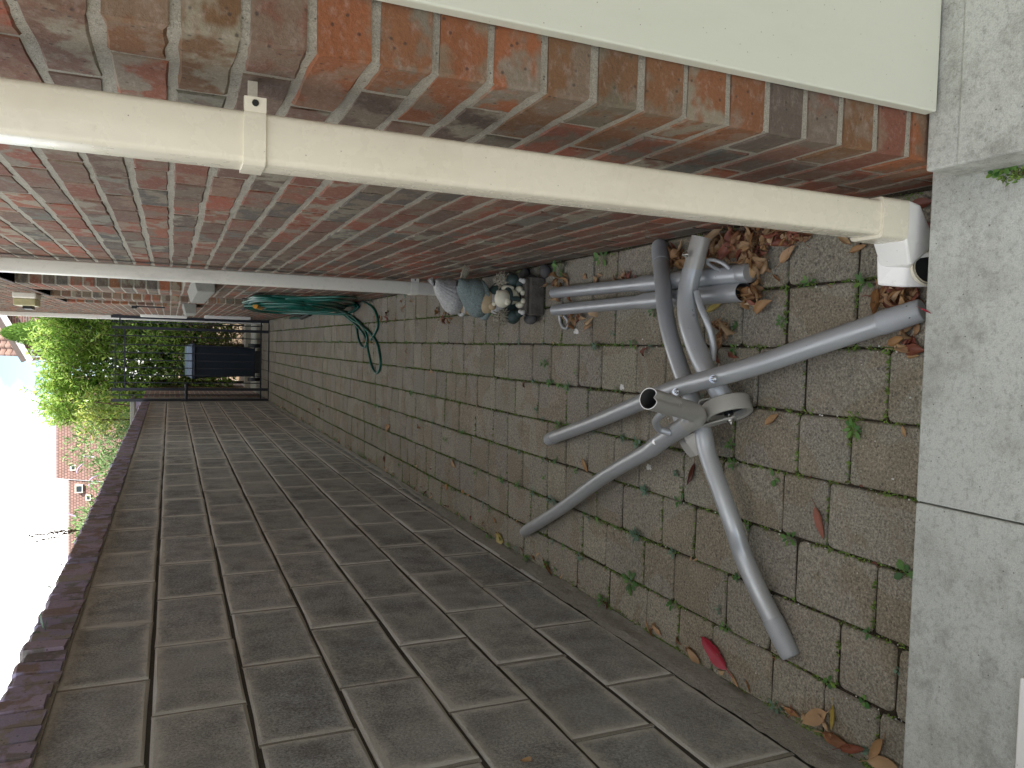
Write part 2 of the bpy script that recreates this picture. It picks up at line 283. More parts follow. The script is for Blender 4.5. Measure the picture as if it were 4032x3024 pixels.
# ---------------------------------------------------------------- paving, rows of pavers running along the alley
PX = [-.862, -.7275, -.577, -.4265, -.2775, -.1305, .022, .167, .337]
pav = MB(); pav.add([(-1.0, .6, -.007), (.42, .6, -.007), (.42, 13.9, -.007), (-1.0, 13.9, -.007)], [(0, 1, 2, 3)])
paving = pav.build('paving', 'soil', kind='structure')
def paver_verts(wd, ln, rr, jit):
    c = []
    for sx, sy in ((1, 1), (-1, 1), (-1, -1), (1, -1)):
        q = rr * R.uniform(.6, 1.8)
        for k in (0, 1, 2):
            t = rad(45 * k) + {(1, 1): 0, (-1, 1): rad(90), (-1, -1): rad(180), (1, -1): rad(270)}[(sx, sy)]
            c.append((sx * (wd / 2 - q) + q * math.cos(t) + R.uniform(-jit, jit), sy * (ln / 2 - q) + q * math.sin(t) + R.uniform(-jit, jit)))
    return c
def add_paver(mb, cx, cy, wd, ln, rz=0, dz=0, tilt=(0, 0)):
    c = paver_verts(wd, ln, .009, .0013); n = len(c); vs = []
    for ins, z in ((0, -.045), (0, -.007), (.0030, -.002), (.008, 0)):
        for x, y in c:
            L = math.hypot(x, y); s = 1 - ins / L; zz = z + tilt[0] * x + tilt[1] * y + dz
            xx, yy = x * s, y * s; vs.append((cx + xx * math.cos(rz) - yy * math.sin(rz), cy + xx * math.sin(rz) + yy * math.cos(rz), zz))
    fs = [(j * n + i, j * n + (i + 1) % n, (j + 1) * n + (i + 1) % n, (j + 1) * n + i) for j in range(3) for i in range(n)]
    mb.add(vs, fs, 0, False); mb.f.append(tuple(len(mb.v) - n + i for i in range(n))); mb.mi.append(0); mb.sm.append(False)
KN = {6: [.94], 2: []}
pieces = []
for ri in range(8):
    x0, x1 = PX[ri], PX[ri + 1]; wd = x1 - x0 - .0035
    # joints measured on the photograph for the near rows, then carried on in the same three sizes
    near = {0: [1.134, 1.282], 1: [1.098, 1.245, 1.46, 1.625, 1.858, 2.015, 2.247, 2.406, 2.689], 2: [1.157, 1.383, 1.55, 1.769, 1.925, 2.154, 2.316, 2.55], 3: [1.292, 1.435, 1.66, 1.83, 2.06, 2.21, 2.39, 2.556, 2.713, 2.946], 4: [1.239, 1.391, 1.62, 1.78, 2.01, 2.17, 2.4, 2.56, 2.8], 5: [1.15, 1.38, 1.54, 1.70, 1.936, 2.093, 2.313, 2.48, 2.697, 2.866, 3.113], 6: [1.24, 1.448, 1.607, 1.76, 1.963, 2.23, 2.383, 2.613, 2.767, 3.006], 7: [1.06, 1.24, 1.448, 1.61, 1.80, 1.963, 2.23, 2.383, 2.613, 2.767, 3.006]}[ri]
    ys = [near[0] - .225, ] + near; y = ys[-1]
    while y < 13.9:
        y += R.choice([.225, .225, .165, .155, .235, .165]); ys.append(min(y, 13.9))
    for a, b in zip(ys, ys[1:]):
        if b - a < .04: continue
        pieces.append(((x0 + x1) / 2 + R.uniform(-.0015, .0015), (a + b) / 2, wd + R.uniform(-.002, .001), b - a - R.uniform(.0025, .0045), R.gauss(0, .005), R.uniform(-.003, .001), (R.gauss(0, .008), R.gauss(0, .008))))
pieces.sort(key=lambda p: nearness((p[0], p[1], 0)) if p[1] > .95 else 99)
for p in pieces[:300]:
    mb = MB(); add_paver(mb, 0, 0, p[2], p[3], p[4], 0, p[6]); mb.build('paver', 'paver', paving, loc=(p[0], p[1], p[5]))
mb = MB()
for p in pieces[300:]: add_paver(mb, p[0], p[1], p[2], p[3], p[4], p[5], p[6])
mb.build('far_pavers', 'paver', paving, kind='stuff')

# ---------------------------------------------------------------- front step slabs, threshold slab
st = empty('step', 'low step of two large pale concrete slabs across the near end of the paving', 'step')
for x0, x1 in ((-1.06, -.2598), (-.2574, .55)):
    mb = MB(); mb.box(x0, x1, -.6, .992, -.03, .1); o = mb.build('slab', 'slab', st); bevel(o, .004)
th = MB(); th.box(.316, 1.7, -.6, .878, .1005, .19); o = th.build('threshold_slab', 'slab', label='higher pale concrete slab at the foot of the cream panel', cat='slab'); bevel(o, .004)
th = MB(); th.box(.317, 1.7, .8785, .9355, .1005, .187); o = th.build('slab_fillet', 'slab', label='narrow pale concrete strip between the threshold slab and the brick corner', cat='strip'); bevel(o, .004)
mb = MB(); mb.box(-1.0, -.5, .60, .783, .1, .108); o = mb.build('door_sill', 'white_plastic', label='white plastic sill edge peeping in at the near end of the pale step', cat='sill'); o.rotation_euler = (0, 0, 0); bevel(o, .003)

# ---------------------------------------------------------------- concrete block garden wall
WXL = -.875
wall = empty('block_wall', 'long dark concrete block garden wall with brick coping, left of the paved alley', 'wall', loc=(WXL, 6, 0))
def child_local(o, parent): o.matrix_parent_inverse = parent.matrix_world.inverted(); return o
wall.location = (0, 0, 0)
core = MB(); core.box(WXL - .19, WXL - .006, .2, 12.0, -.05, 1.6); core.build('bed_mortar', 'dark_mortar', wall)
ZJ = [1.607 - .2185 * i for i in range(9)]
vj = MB(); blocks = []
for i in range(8):
    z1, z0 = ZJ[i], ZJ[i + 1]; off = 1.95 if i % 2 == 1 else 1.95 + .2225
    y = off - .445 * 5
    while y < 12.0:
        a, b = max(y, .2), min(y + .445, 12.0)
        if b - a > .03: blocks.append((a, b, z0, z1))
        if .25 < y < 11.98: vj.box(WXL - .15, WXL - .0028, y - .0055, y + .0055, z0 + .003, z1 - .003)
        y += .445
vj.build('cross_joint_mortar', 'pale_mortar', wall, kind='stuff')
bvar = {}
def block_mesh(ln, h, k):
    key = (round(ln, 3), round(h, 3), k)
    if key in bvar: return bvar[key]
    mb = MB(); rr = random.Random(hash(key) & 0xffff); c = .004; hl, hh = ln / 2, h / 2
    def ring(x, ins, j): return [(x + rr.uniform(-j, j) * .4, sy * (hl - ins) + rr.uniform(-j, j), sz * (hh - ins) + rr.uniform(-j, j)) for sy, sz in ((-1, -1), (1, -1), (1, 1), (-1, 1))]
    def ring8(x, ins, j):
        o = []; p = [(-1, -1), (1, -1), (1, 1), (-1, 1)]
        for (a, b), (c_, d) in zip(p, p[1:] + p[:1]):
            for t in (0, .33, .66): yy = a + (c_ - a) * t; zz = b + (d - b) * t; o.append((x + rr.uniform(-j, j) * .5, yy * (hl - ins) + rr.uniform(-j, j), zz * (hh - ins) + rr.uniform(-j, j)))
        return o
    rs = [ring8(-.14, 0, 0), ring8(-.006, 0, .002), ring8(-.0025, .002, .0022), ring8(0, .008, .0015)]; n = 12; vs = [v for r_ in rs for v in r_]
    fs = [(j * n + i, j * n + (i + 1) % n, (j + 1) * n + (i + 1) % n, (j + 1) * n + i) for j in range(3) for i in range(n)] + [tuple(3 * n + i for i in range(n))]
    mb.add(vs, fs); bvar[key] = mb.mesh('block', 'block'); return bvar[key]
for a, b, z0, z1 in blocks:
    ln = b - a - .009; me = block_mesh(ln, z1 - z0 - .0085, R.randrange(3))
    o = link('block', me, wall, ((WXL + R.uniform(-.0025, .0025)), (a + b) / 2 + R.uniform(-.001, .001), (z0 + z1) / 2 + R.uniform(-.0015, .0015))); o.rotation_euler = (R.gauss(0, .0015), 0, R.gauss(0, .0015))
cc = MB(); cc.box(WXL - .2, WXL + .004, .2, 11.95, 1.601, 1.704); cc.build('coping_mortar', 'pale_mortar', wall)
cvar = []
for k in range(6):
    mb = MB(); j = .003; rr = R
    w2, d2, h2 = .0325, .112, .0545; vs = []
    for z, ins in ((-h2, 0), (h2 - .008, 0), (h2, .007)):
        for sx, sy in ((-1, -1), (1, -1), (1, 1), (-1, 1)): vs.append((sx * (d2 - ins) + rr.uniform(-j, j), sy * (w2 - ins) + rr.uniform(-j, j), z + rr.uniform(-j, j)))
    fs = [(0, 3, 2, 1)] + [(a * 4 + i, a * 4 + (i + 1) % 4, a * 4 + 4 + (i + 1) % 4, a * 4 + 4 + i) for a in (0, 1) for i in range(4)] + [(8, 9, 10, 11)]
    mb.add(vs, fs); cvar.append(mb.mesh('coping_brick', 'coping_brick'))
y = .25
while y < 11.9:
    o = link('coping_brick', R.choice(cvar), wall, (WXL - .1 + R.uniform(-.003, .005), y, 1.6615 + R.uniform(-.004, .003))); o.rotation_euler = (R.gauss(0, .03), R.gauss(0, .015), R.gauss(0, .02)); y += .0765
# mortar fillet where the wall meets the paving
mb = MB(); ny = 300; prof = [(-.001, .082), (.006, .055), (.011, .02), (.016, -.008)]; vs = []
for i in range(ny):
    y = 1.0 + 11 * (i / (ny - 1)) ** 1.5; fade = max(.25, 1 - max(0, y - 2.5) / 3)
    for (px, pz) in prof:
        nn = noise.noise(Vector((px * 40, y * 9, pz * 30))) * .004 + noise.noise(Vector((px * 90, y * 40, pz * 60))) * .002
        hh = pz * fade + (noise.noise(Vector((0, y * 5, 3))) * .014 + noise.noise(Vector((0, y * 19, 9))) * .006) * (pz > .03)
        vs.append((WXL + px * (.9 + .2 * noise.noise(Vector((0, y * 3, 0)))) + nn + .001, y, hh))
n4 = len(prof); mb.add(vs, [(i * n4 + k, i * n4 + k + 1, (i + 1) * n4 + k + 1, (i + 1) * n4 + k) for i in range(ny - 1) for k in range(n4 - 1)], 0, False)
mb.build('mortar_fillet', 'haunch_mortar', wall)

# ---------------------------------------------------------------- brick house on the right
WX = .338; HY0, HY1 = .94, 14.3  # far end runs on unseen behind the far pipe to shade the ground
house = empty('brick_house', 'red and brown brick house whose long side wall runs along the right of the alley', 'house')
OPEN = [('window', 4.62, 5.77, 1.275, 2.25), ('door', 6.48, 7.38, 0.0, 2.25), ('window', 7.86, 8.47, 1.275, 2.25)]
cores = MB(); D0 = WX + .0022
def yspans(z0, z1):
    cur = [(HY0, HY1)]
    for _, a, b, c, d in OPEN:
        if z0 < d - .001 and z1 > c + .001:
            nx_ = []
            for (p, q) in cur:
                if a > p: nx_.append((p, min(q, a)))
                if b < q: nx_.append((max(p, b), q))
            cur = [s_ for s_ in nx_ if s_[1] - s_[0] > .001]
    return cur
levels = [-.1, 1.275, 2.25, 4.15]
for z0, z1 in zip(levels, levels[1:]):
    for p, q in yspans(z0, z1):
        cores.box(D0, .62, p + .0045, q - .0045, z0, z1)
cores.box(.60, 6, HY0 + .0045, HY0 + .3, -.1, 4.15); cores.box(.60, 6, HY1 - .3, HY1 - .0045, -.1, 4.15)
cores.box(1.7, 6, -7, HY0 + .002, -.1, 5.6)  # unseen house wing, added to keep the sun off the near end
cores.build('mortar_core', 'mortar', house)
def brick_mesh(ln, dp, k, nm='brick', mt='brick'):
    key = (round(ln, 3), round(dp, 3), k, mt)
    if key in bvar: return bvar[key]
    rr = random.Random(hash(key) & 0xffff); j = .0024; hl, hh = ln / 2, .0312; mb = MB(); vs = []
    for x, ins in ((dp, 0), (.004, .0), (0, .0028)):       # local x 0 is the face; depth grows inwards
        p = [(-1, -1), (1, -1), (1, 1), (-1, 1)]
        for (a, b), (c_, d) in zip(p, p[1:] + p[:1]):
            for t in ((0, .25, .5, .75) if a != c_ else (0, .5)):
                vs.append((x, (a + (c_ - a) * t) * (hl - ins) + (rr.uniform(-j, j) if x < dp else 0), (b + (d - b) * t) * (hh - ins) + (rr.uniform(-j, j) if x < dp else 0)))
    n = 12; fs = [(q * n + i, q * n + (i + 1) % n, (q + 1) * n + (i + 1) % n, (q + 1) * n + i) for q in range(2) for i in range(n)] + [tuple(2 * n + i for i in range(n))]
    mb.add(vs, [f[::-1] for f in fs]); bvar[key] = mb.mesh(nm, mt); return bvar[key]
bricks = []
z = .0
ci = 0
while z < 4.1:
    for p, q in yspans(z + .01, z + .065):
        first = p == HY0
        y = p
        if first: ln0 = .215 if ci % 2 else .1025
        else: ln0 = .215 if ci % 2 else .1025
        while y < q - .02:
            ln = ln0 if y == p else .215
            e = min(y + ln, q)
            if q - e < .04: e = q
            jamb = (abs(y - p) < 1e-6 and not first) or (abs(e - q) < 1e-6 and q < HY1)
            dp = (.1025 if ci % 2 else .215) if (first and y == p) else (.16 if jamb else .10)
            bricks.append((y, e, z + .0375, dp, first and y == p, jamb)); y = e + R.uniform(.010, .014)
    z += .075; ci += 1
def bkey(b):
    if b[2] > 1.42 + .18 * b[0] or b[2] < .03: return 99
    return nearness((WX, b[0], b[2]))
bricks.sort(key=bkey)
sb = MB()
for i, (a, e, zc, dp, corner, jamb) in enumerate(bricks):
    ln = e - a
    me = brick_mesh(round(ln, 3), dp, R.randrange(6), mt='orange_brick' if (corner and R.random() < .7) or (jamb and R.random() < .35) else 'brick')
    L = Vector((WX + R.gauss(-.0008, .0006), (a + e) / 2, zc + R.gauss(0, .0012)))
    if i < 300:
        o = link('brick', me, house, L); o.rotation_euler = (R.gauss(0, .005), 0, R.gauss(0, .0025))
    else: sb.add([Vector(v.co) + L for v in me.vertices], [tuple(p.vertices) for p in me.polygons], 1 if me.materials[0].name == 'orange_brick' else 0)
sb.build('upper_and_far_bricks', ['brick', 'orange_brick'], house, kind='stuff')
# return face towards the camera, behind the panel: the stretcher courses already show there; fill the header courses
rb = MB(); ci = 0; z = 0
while z < 3.0:
    x = WX + (.1025 if ci % 2 else .215) + .011
    while x < .95:
        vs = [(xx, yy, zz) for xx in (x, x + .215) for yy in (HY0 + R.uniform(-.001, .001), HY0 + .1) for zz in (z + .005, z + .07)]
        rb.add(vs, [(0, 1, 3, 2), (4, 6, 7, 5), (0, 4, 5, 1), (2, 3, 7, 6), (0, 2, 6, 4), (1, 5, 7, 3)]); x += .226
    z += .075; ci += 1
rb.build('return_bricks', 'orange_brick', house, kind='stuff')
# far end wall of the house and its openings
for kind_, a, b, c, d in OPEN:
    if kind_ == 'window':
        w_ = MB(); fx = WX + .11
        w_.box(fx, fx + .06, a, a + .05, c, d); w_.box(fx, fx + .06, b - .05, b, c, d); w_.box(fx, fx + .06, a + .05, b - .05, c, c + .05); w_.box(fx, fx + .06, a + .05, b - .05, d - .05, d); w_.box(fx, fx + .06, (a + b) / 2 - .025, (a + b) / 2 + .025, c + .05, d - .05)
        wo = w_.build('window', 'white_plastic', house)
        p_ = MB(); p_.box(fx + .02, fx + .03, a + .05, b - .05, c + .05, d - .05); p_.build('pane', 'glass', wo)
        s_ = MB(); sx0 = .262 if a < 6 else .248
        sy0, sy1 = a - .13, b + .11
        if a > 6: sy0, sy1 = a - .1, b + .05
        s_.add([(sx0, sy0, 1.13), (sx0, sy0, 1.22), (WX + .11, sy0, 1.277), (WX + .11, sy0, 1.13), (sx0, sy1, 1.13), (sx0, sy1, 1.22), (WX + .11, sy1, 1.277), (WX + .11, sy1, 1.13)], [(0, 1, 2, 3), (7, 6, 5, 4), (0, 4, 5, 1), (1, 5, 6, 2), (0, 3, 7, 4)])
        so = s_.build('sill', 'stone_sill', wo); bevel(so, .005)
    else:
        w_ = MB(); w_.box(WX + .13, WX + .17, a, b, .02, d - .01); wo = w_.build('door', 'white_plastic', house)
    l_ = MB(); l_.box(WX - .004, WX + .12, a - .02, b + .02, d, d + .02); l_.build('lintel', 'brown_soffit', house)
rf = MB(); rf.add([(.05, HY0 - .2, 4.05), (.05, HY1 + .25, 4.05), (3.3, HY1 + .25, 6.2), (3.3, HY0 - .2, 6.2), (6.6, HY1 + .25, 4.05), (6.6, HY0 - .2, 4.05)], [(0, 1, 2, 3), (3, 2, 4, 5), (0, 3, 5), (1, 4, 2)]); rf.box(.05, .4, HY0 - .2, HY1 + .25, 3.96, 4.049)  # out of view; simple slopes put in to block the sun
rf.build('roof', 'roof_tile', house)
gt = MB(); gt.tube([(.0, HY0 - .2, 3.99), (.0, HY1 + .25, 3.99)], .05, 12); gt.build('gutter', 'grey_plastic', house)

# cream panel by the threshold
pn = MB(); pn.box(.4105, 1.5, .9155, .9375, .192, 2.3); po = pn.build('door_panel', 'panel_paint', label='pale cream painted door panel standing on the higher slab against the brick corner', cat='door'); bevel(po, .003)

# ---------------------------------------------------------------- downpipes
def ring_box(mb, x0, x1, y0, y1, z0, z1, r=.008):
    pts = []
    for cx, cy, a0 in ((x1 - r, y1 - r, 0), (x0 + r, y1 - r, 90), (x0 + r, y0 + r, 180), (x1 - r, y0 + r, 270)):
        for k in range(4): t = rad(a0 + 30 * k); pts.append((cx + r * math.cos(t), cy + r * math.sin(t)))
    n = len(pts); vs = [(x, y, z0) for x, y in pts] + [(x, y, z1) for x, y in pts]
    mb.add(vs, [(i, (i + 1) % n, n + (i + 1) % n, n + i) for i in range(n)], 0, True); mb.add(vs[n:], [tuple(range(n))]); mb.add(vs[:n], [tuple(range(n))[::-1]])
p1 = empty('downpipe', 'near cream square plastic downpipe with a white shoe, at the brick corner', 'downpipe')
m1 = MB(); ring_box(m1, .222, .285, 1.02, 1.083, .185, 3.97); m1.build('pipe', 'cream_plastic', p1)
def clip(zc, x0, x1, y0, y1, wallx, parent, mat, h=.026):
    c_ = MB(); ring_box(c_, x0 - .0035, x1 + .0035, y0 - .0035, y1 + .0035, zc - h / 2, zc + h / 2, .009)
    c_.box(x1 - .002, x1 + .016, y0 - .0032, y0 + .006, zc - h / 2, zc + h / 2); c_.box(x1 - .002, wallx + .006, y1 - .006, y1 - .001, zc - .008, zc + .004); o = c_.build('clip', mat, parent)
    s_ = MB(); s_.tube([(x1 + .0085, y0 - .0045, zc), (x1 + .0085, y0 - .002, zc)], .0042, 10, smooth_path=False); s_.build('screw_hole', 'black_plastic', o)  # black dot paints the dark of the hole
clip(1.256, .222, .285, 1.02, 1.083, WX, p1, 'cream_plastic'); clip(3.2, .222, .285, 1.02, 1.083, WX, p1, 'cream_plastic')
m2 = MB(); ring_box(m2, .2165, .2905, 1.0145, 1.0885, .125, .188, .009); m2.build('shoe_socket', 'cream_plastic', p1)
# the shoe: a square elbow turning out over the paving and ending in a round mouth
def hull(pts):
    bm = bmesh.new()
    for p in pts: bm.verts.new(p)
    bmesh.ops.convex_hull(bm, input=bm.verts[:]); bmesh.ops.dissolve_limit(bm, angle_limit=rad(4), verts=bm.verts[:], edges=bm.edges[:]); mb = MB(); bm.verts.ensure_lookup_table()
    vs = [v for v in bm.verts if v.link_faces]; ix = {v: i for i, v in enumerate(vs)}; mb.add([v.co[:] for v in vs], [tuple(ix[v] for v in f.verts) for f in bm.faces]); bm.free(); return mb
o = hull([(.217, 1.016, .128), (.29, 1.016, .128), (.29, 1.088, .128), (.217, 1.088, .128), (.285, 1.02, .09), (.285, 1.085, .08), (.175, 1.095, .098), (.175, 1.03, .098), (.16, 1.09, .02), (.25, 1.08, .02), (.22, 1.03, .03)]).build('shoe', 'white_plastic', p1); bevel(o, .004)
o = hull([(.142, 1.10, .100), (.20, 1.10, .106), (.136, 1.056, .080), (.202, 1.044, .090), (.14, 1.018, .008), (.205, 1.008, .010), (.15, 1.10, .005), (.20, 1.10, .005)]).build('shoe_outlet', 'white_plastic', p1); bevel(o, .004)
mc = Vector((.171, 1.030, .050)); mn = Vector((.13, -.88, .44)).normalized()
mo = MB(); mo.tube([mc, mc + mn * .012], .033, 28, cap=False, smooth_path=False); mo.tube([mc + mn * .005, mc + mn * .012], .029, 28, cap=False, smooth_path=False); mo.build('mouth_ring', 'cream_plastic', p1)
mo = MB(); mo.tube([mc + mn * .002, mc + mn * .005], .0292, 24, smooth_path=False); mo.build('mouth_hole', 'black_plastic', p1)  # black disc: the dark inside the mouth is put into its colour
p2 = empty('downpipe', 'second off-white downpipe, between the near one and the garden hose', 'downpipe')
m1 = MB(); ring_box(m1, .262, .323, 3.76, 3.822, .10, 3.97); m1.build('pipe', 'grey_plastic', p2); clip(.235, .262, .323, 3.76, 3.822, WX, p2, 'grey_plastic', .04); clip(2.9, .262, .323, 3.76, 3.822, WX, p2, 'grey_plastic')
p3 = empty('downpipe', 'far white downpipe at the end of the house wall beyond the gate', 'downpipe')
m1 = MB(); ring_box(m1, .275, .337, 12.45, 12.51, .05, 3.97); m1.build('pipe', 'white_plastic', p3)
c_ = MB(); ring_box(c_, .270, .3375, 12.445, 12.515, 2.30, 2.44); c_.build('collar', 'white_plastic', p3)
for i_, (y0, y1, z0, z1, lb) in enumerate(((11.0, 11.35, .36, .93, 'lower white box on the far end of the brick wall by the gate'), (11.6, 11.85, 1.14, 1.72, 'upper white box on the far end of the brick wall by the gate'))):
    b_ = MB(); b_.box(.305, WX + .004, y0, y1, z0, z1); o = b_.build('meter_box', 'white_plastic', label=lb, cat='meter box'); bevel(o, .006)
# bulkhead lamp high on the wall
lm = empty('wall_lamp', 'unlit square lamp with a dark sensor, high on the brick wall', 'lamp')
b_ = MB(); b_.box(.292, WX + .004, 7.0, 7.28, 2.3, 2.46); o = b_.build('housing', 'grey_plastic', lm); bevel(o, .012)
b_ = MB(); b_.box(.236, .2918, 7.01, 7.27, 2.305, 2.455); o = b_.build('lens', 'lens_yellow', lm); bevel(o, .008)
b_ = MB(); b_.box(.212, .2358, 7.06, 7.2, 2.335, 2.4); o = b_.build('sensor', 'black_plastic', lm); bevel(o, .004)
cb = MB(); cb.tube([(.33, 8.75, 1.40), (.333, 8.8, 1.68)], .008, 8); cb.box(.31, .34, 8.76, 8.84, 1.66, 1.71); cb.build('wall_cable', 'black_plastic', label='short black cable clipped upright to the brick wall past the last window', cat='cable')

# ---------------------------------------------------------------- iron gate
GY = 12.1
gate = empty('iron_gate', 'black iron gate and side bars closing the far end of the alley', 'gate')
def bar(name, x0, x1, z0, z1, t, parent=gate, y=GY):
    b_ = MB(); b_.box(x0, x1, y - t / 2, y + t / 2, z0, z1); return b_.build(name, 'black_iron', parent)
for x in (-.857, -.702, .159, .309): bar('post', x - .02, x + .02, .0 if abs(x) > .3 and x != -.702 else .01, 2.1, .04)
for x in (-.62, -.5195, -.4135, -.307, -.2, -.092, .025): pass
for x in (-.608, -.503, -.397, -.292, -.185, -.075, .048): bar('bar', x - .007, x + .007, .1, 2.12, .014)
for x in (-.782, .235): bar('bar', x - .007, x + .007, .1, 2.1, .014)
for z_ in (2.045, 1.93, .112): bar('rail', -.682, .139, z_ - .009, z_ + .009, .018, y=GY + .017)
for z_ in (1.99, .112):
    bar('rail', -.837, -.722, z_ - .009, z_ + .009, .018); bar('rail', .179, .289, z_ - .009, z_ + .009, .018)
bar('ground_rail', -.84, .29, .0, .012, .03, y=GY - .036)
lt = MB(); lt.tube([(-.62, GY - .04, 1.135), (-.90, GY - .04, 1.135)], .022, 14, smooth_path=False); lt.box(-.88, -.84, GY - .06, GY - .021, 1.07, 1.20); lt.build('latch', 'black_iron', gate)
cs = MB(); cs.add([(.329, GY - .01, 1.99), (.329, GY - .01, 2.09), (.336, GY - .01, 1.96), (.39, GY - .01, 1.97), (.329, GY + .01, 1.99), (.329, GY + .01, 2.09), (.336, GY + .01, 1.96), (.39, GY + .01, 1.97)], [(0, 2, 3, 1), (4, 5, 7, 6), (0, 1, 5, 4), (1, 3, 7, 5), (2, 6, 7, 3), (0, 4, 6, 2)]); cs.build('hinge_bracket', 'black_iron', gate)

# ---------------------------------------------------------------- wheelie bin beyond the gate
bn = empty('wheelie_bin', 'dark wheelie bin with a blue-grey lid standing beyond the gate', 'bin')
bx = MB(); Y0, Y1 = 13.15, 13.75
vs = [(-.55, Y0 + .05, .09), (-.10, Y0 + .05, .09), (-.10, Y1 - .1, .09), (-.55, Y1 - .1, .09), (-.585, Y0, 1.03), (-.055, Y0, 1.03), (-.055, Y1, 1.03), (-.585, Y1, 1.03)]
bx.add(vs, [(0, 3, 2, 1), (0, 1, 5, 4), (1, 2, 6, 5), (2, 3, 7, 6), (3, 0, 4, 7), (4, 5, 6, 7)]); o = bx.build('body', 'bin_navy', bn); bevel(o, .02, 3)
b_ = MB(); b_.box(-.60, -.04, Y0 - .02, Y1 + .02, .985, 1.03); o = b_.build('rim', 'bin_navy', bn); bevel(o, .01)
b_ = MB(); b_.add([(-.595, Y0 - .03, 1.03), (-.045, Y0 - .03, 1.03), (-.045, Y1 + .03, 1.03), (-.595, Y1 + .03, 1.03), (-.56, Y0 + .02, 1.10), (-.08, Y0 + .02, 1.10), (-.08, Y1, 1.13), (-.56, Y1, 1.13)], [(0, 3, 2, 1), (0, 1, 5, 4), (1, 2, 6, 5), (2, 3, 7, 6), (3, 0, 4, 7), (4, 5, 6, 7)]); o = b_.build('lid', 'bin_lid', bn); bevel(o, .012)
for x in (-.60, -.05):
    b_ = MB(); b_.tube([(x - .025, Y0 + .06, .1), (x + .025, Y0 + .06, .1)], .1, 20, smooth_path=False); b_.build('wheel', 'black_plastic', bn)
b_ = MB(); b_.tube([(-.62, Y0 + .06, .1), (-.03, Y0 + .06, .1)], .012, 8, smooth_path=False); b_.build('axle', 'black_plastic', bn)
b_ = MB(); b_.box(-.5, -.14, Y0 + .0, Y0 + .09, .0, .09); b_.build('foot', 'black_plastic', bn)
b_ = MB(); b_.tube([(-.54, Y0 - .05, 1.0), (-.1, Y0 - .05, 1.0)], .013, 10, smooth_path=False); b_.build('handle', 'bin_navy', bn)

# ---------------------------------------------------------------- garden beyond
g = MB(); g.box(-2.5, 1.6, 13.905, 15.0, -.05, -.004); g.build('path', 'path_concrete', kind='structure')
g = MB(); g.box(-.83, 3, 15.0, 15.25, -.05, .09); o = g.build('bed_edging', 'path_concrete', label='low pale concrete edging in front of the laurel hedge', cat='edging')
gw = empty('garden_wall', 'brick garden wall continuing in sunlight beyond the gate on the left', 'wall')
g = MB(); g.box(-1.09, -.871, 12.02, 20, -.05, 1.69); g.build('mortar_core', 'mortar', gw)
rbm = [[], MB()]
z = 0; ci = 0; gb = []
while z < 1.66:
    y = 12.95 + (.11 if ci % 2 else 0)
    while y < 19.9: gb.append((y, z)); y += .225
    z += .075; ci += 1
sbm = MB()
for y, z in gb: me = brick_mesh(.215, .1, R.randrange(3), mt='garden_brick'); L = (-.866, y + .107, z + .0375); sbm.add([(L[0] - v.co.x, v.co.y + L[1], v.co.z + L[2]) for v in me.vertices], [tuple(p.vertices)[::-1] for p in me.polygons])
sbm.build('wall_bricks', 'garden_brick', gw, kind='stuff')
pr = empty('gate_pier', 'dark brick pier with a pale stone cap beside the gate, left of its latch', 'pier')
g = MB(); g.box(-1.19, -.862, 12.16, 12.55, -.05, 1.80); g.build('mortar_core', 'mortar', pr)
z = 0; ci = 0
while z < 1.76:
    for k in range(2 if ci % 2 else 1):
        pass
    a = 12.15
    for ln in ((.215, .18) if ci % 2 else (.1025, .215, .06)):
        me = brick_mesh(ln, .1, 0, 'brick', 'coping_brick'); o = link('brick', me, pr, (-.856, a + ln / 2, z + .0375)); o.rotation_euler = (0, 0, math.pi); a += ln + .008
    me = brick_mesh(.215, .1, 1, 'brick', 'coping_brick')
    for xx in ((-.965, -1.13) if ci % 2 else (-1.05,)):
        o = link('brick', me, pr, (xx, 12.15, z + .0375)); o.rotation_euler = (0, 0, math.pi / 2)
    z += .075; ci += 1
g = MB(); g.box(-1.22, -.835, 12.12, 12.60, 1.801, 1.86); o = g.build('cap', 'stone_sill', pr); bevel(o, .01)

# foliage: many small folded leaf blades spread through a volume
def blade(mb, p, d, up, L, W, mi=0, droop=.25):
    d = d.normalized(); s_ = d.cross(up)
    if s_.length < .01: s_ = d.cross(Vector((1, 0, 0)))
    s_.normalize(); nn = s_.cross(d).normalized()
    a = p; m1_ = p + d * L * .45; e = p + d * L - nn * L * droop
    mb.add([a, m1_ + s_ * W / 2 + nn * W * .15, m1_ - s_ * W / 2 + nn * W * .15, e, m1_ - nn * L * droop * .12], [(0, 1, 4), (0, 4, 2), (1, 3, 4), (4, 3, 2)], mi)
def rvec(r=R): 
    while True:
        v = Vector((r.uniform(-1, 1), r.uniform(-1, 1), r.uniform(-1, 1)))
        if .05 < v.length < 1: return v.normalized()
def foliage(mb, n, sampler, L, W, upbias=.5, mi=None, jitter=.4):
    for _ in range(n):
        p, outd = sampler(); p = Vector(p); outd = Vector(outd)
        d = (outd * .9 + rvec() * .8 + Vector((0, 0, upbias))).normalized()
        s_ = R.uniform(1 - jitter, 1 + jitter * .6)
        blade(mb, p, d, (rvec() * .6 + Vector((0, 0, 1))), L * s_, W * s_, (mi() if mi else 0), R.uniform(.05, .35))
hd = empty('laurel_hedge', 'tall glossy green laurel hedge filling the view behind the gate', 'hedge')
mb = MB()
twigs = MB(); tips = []
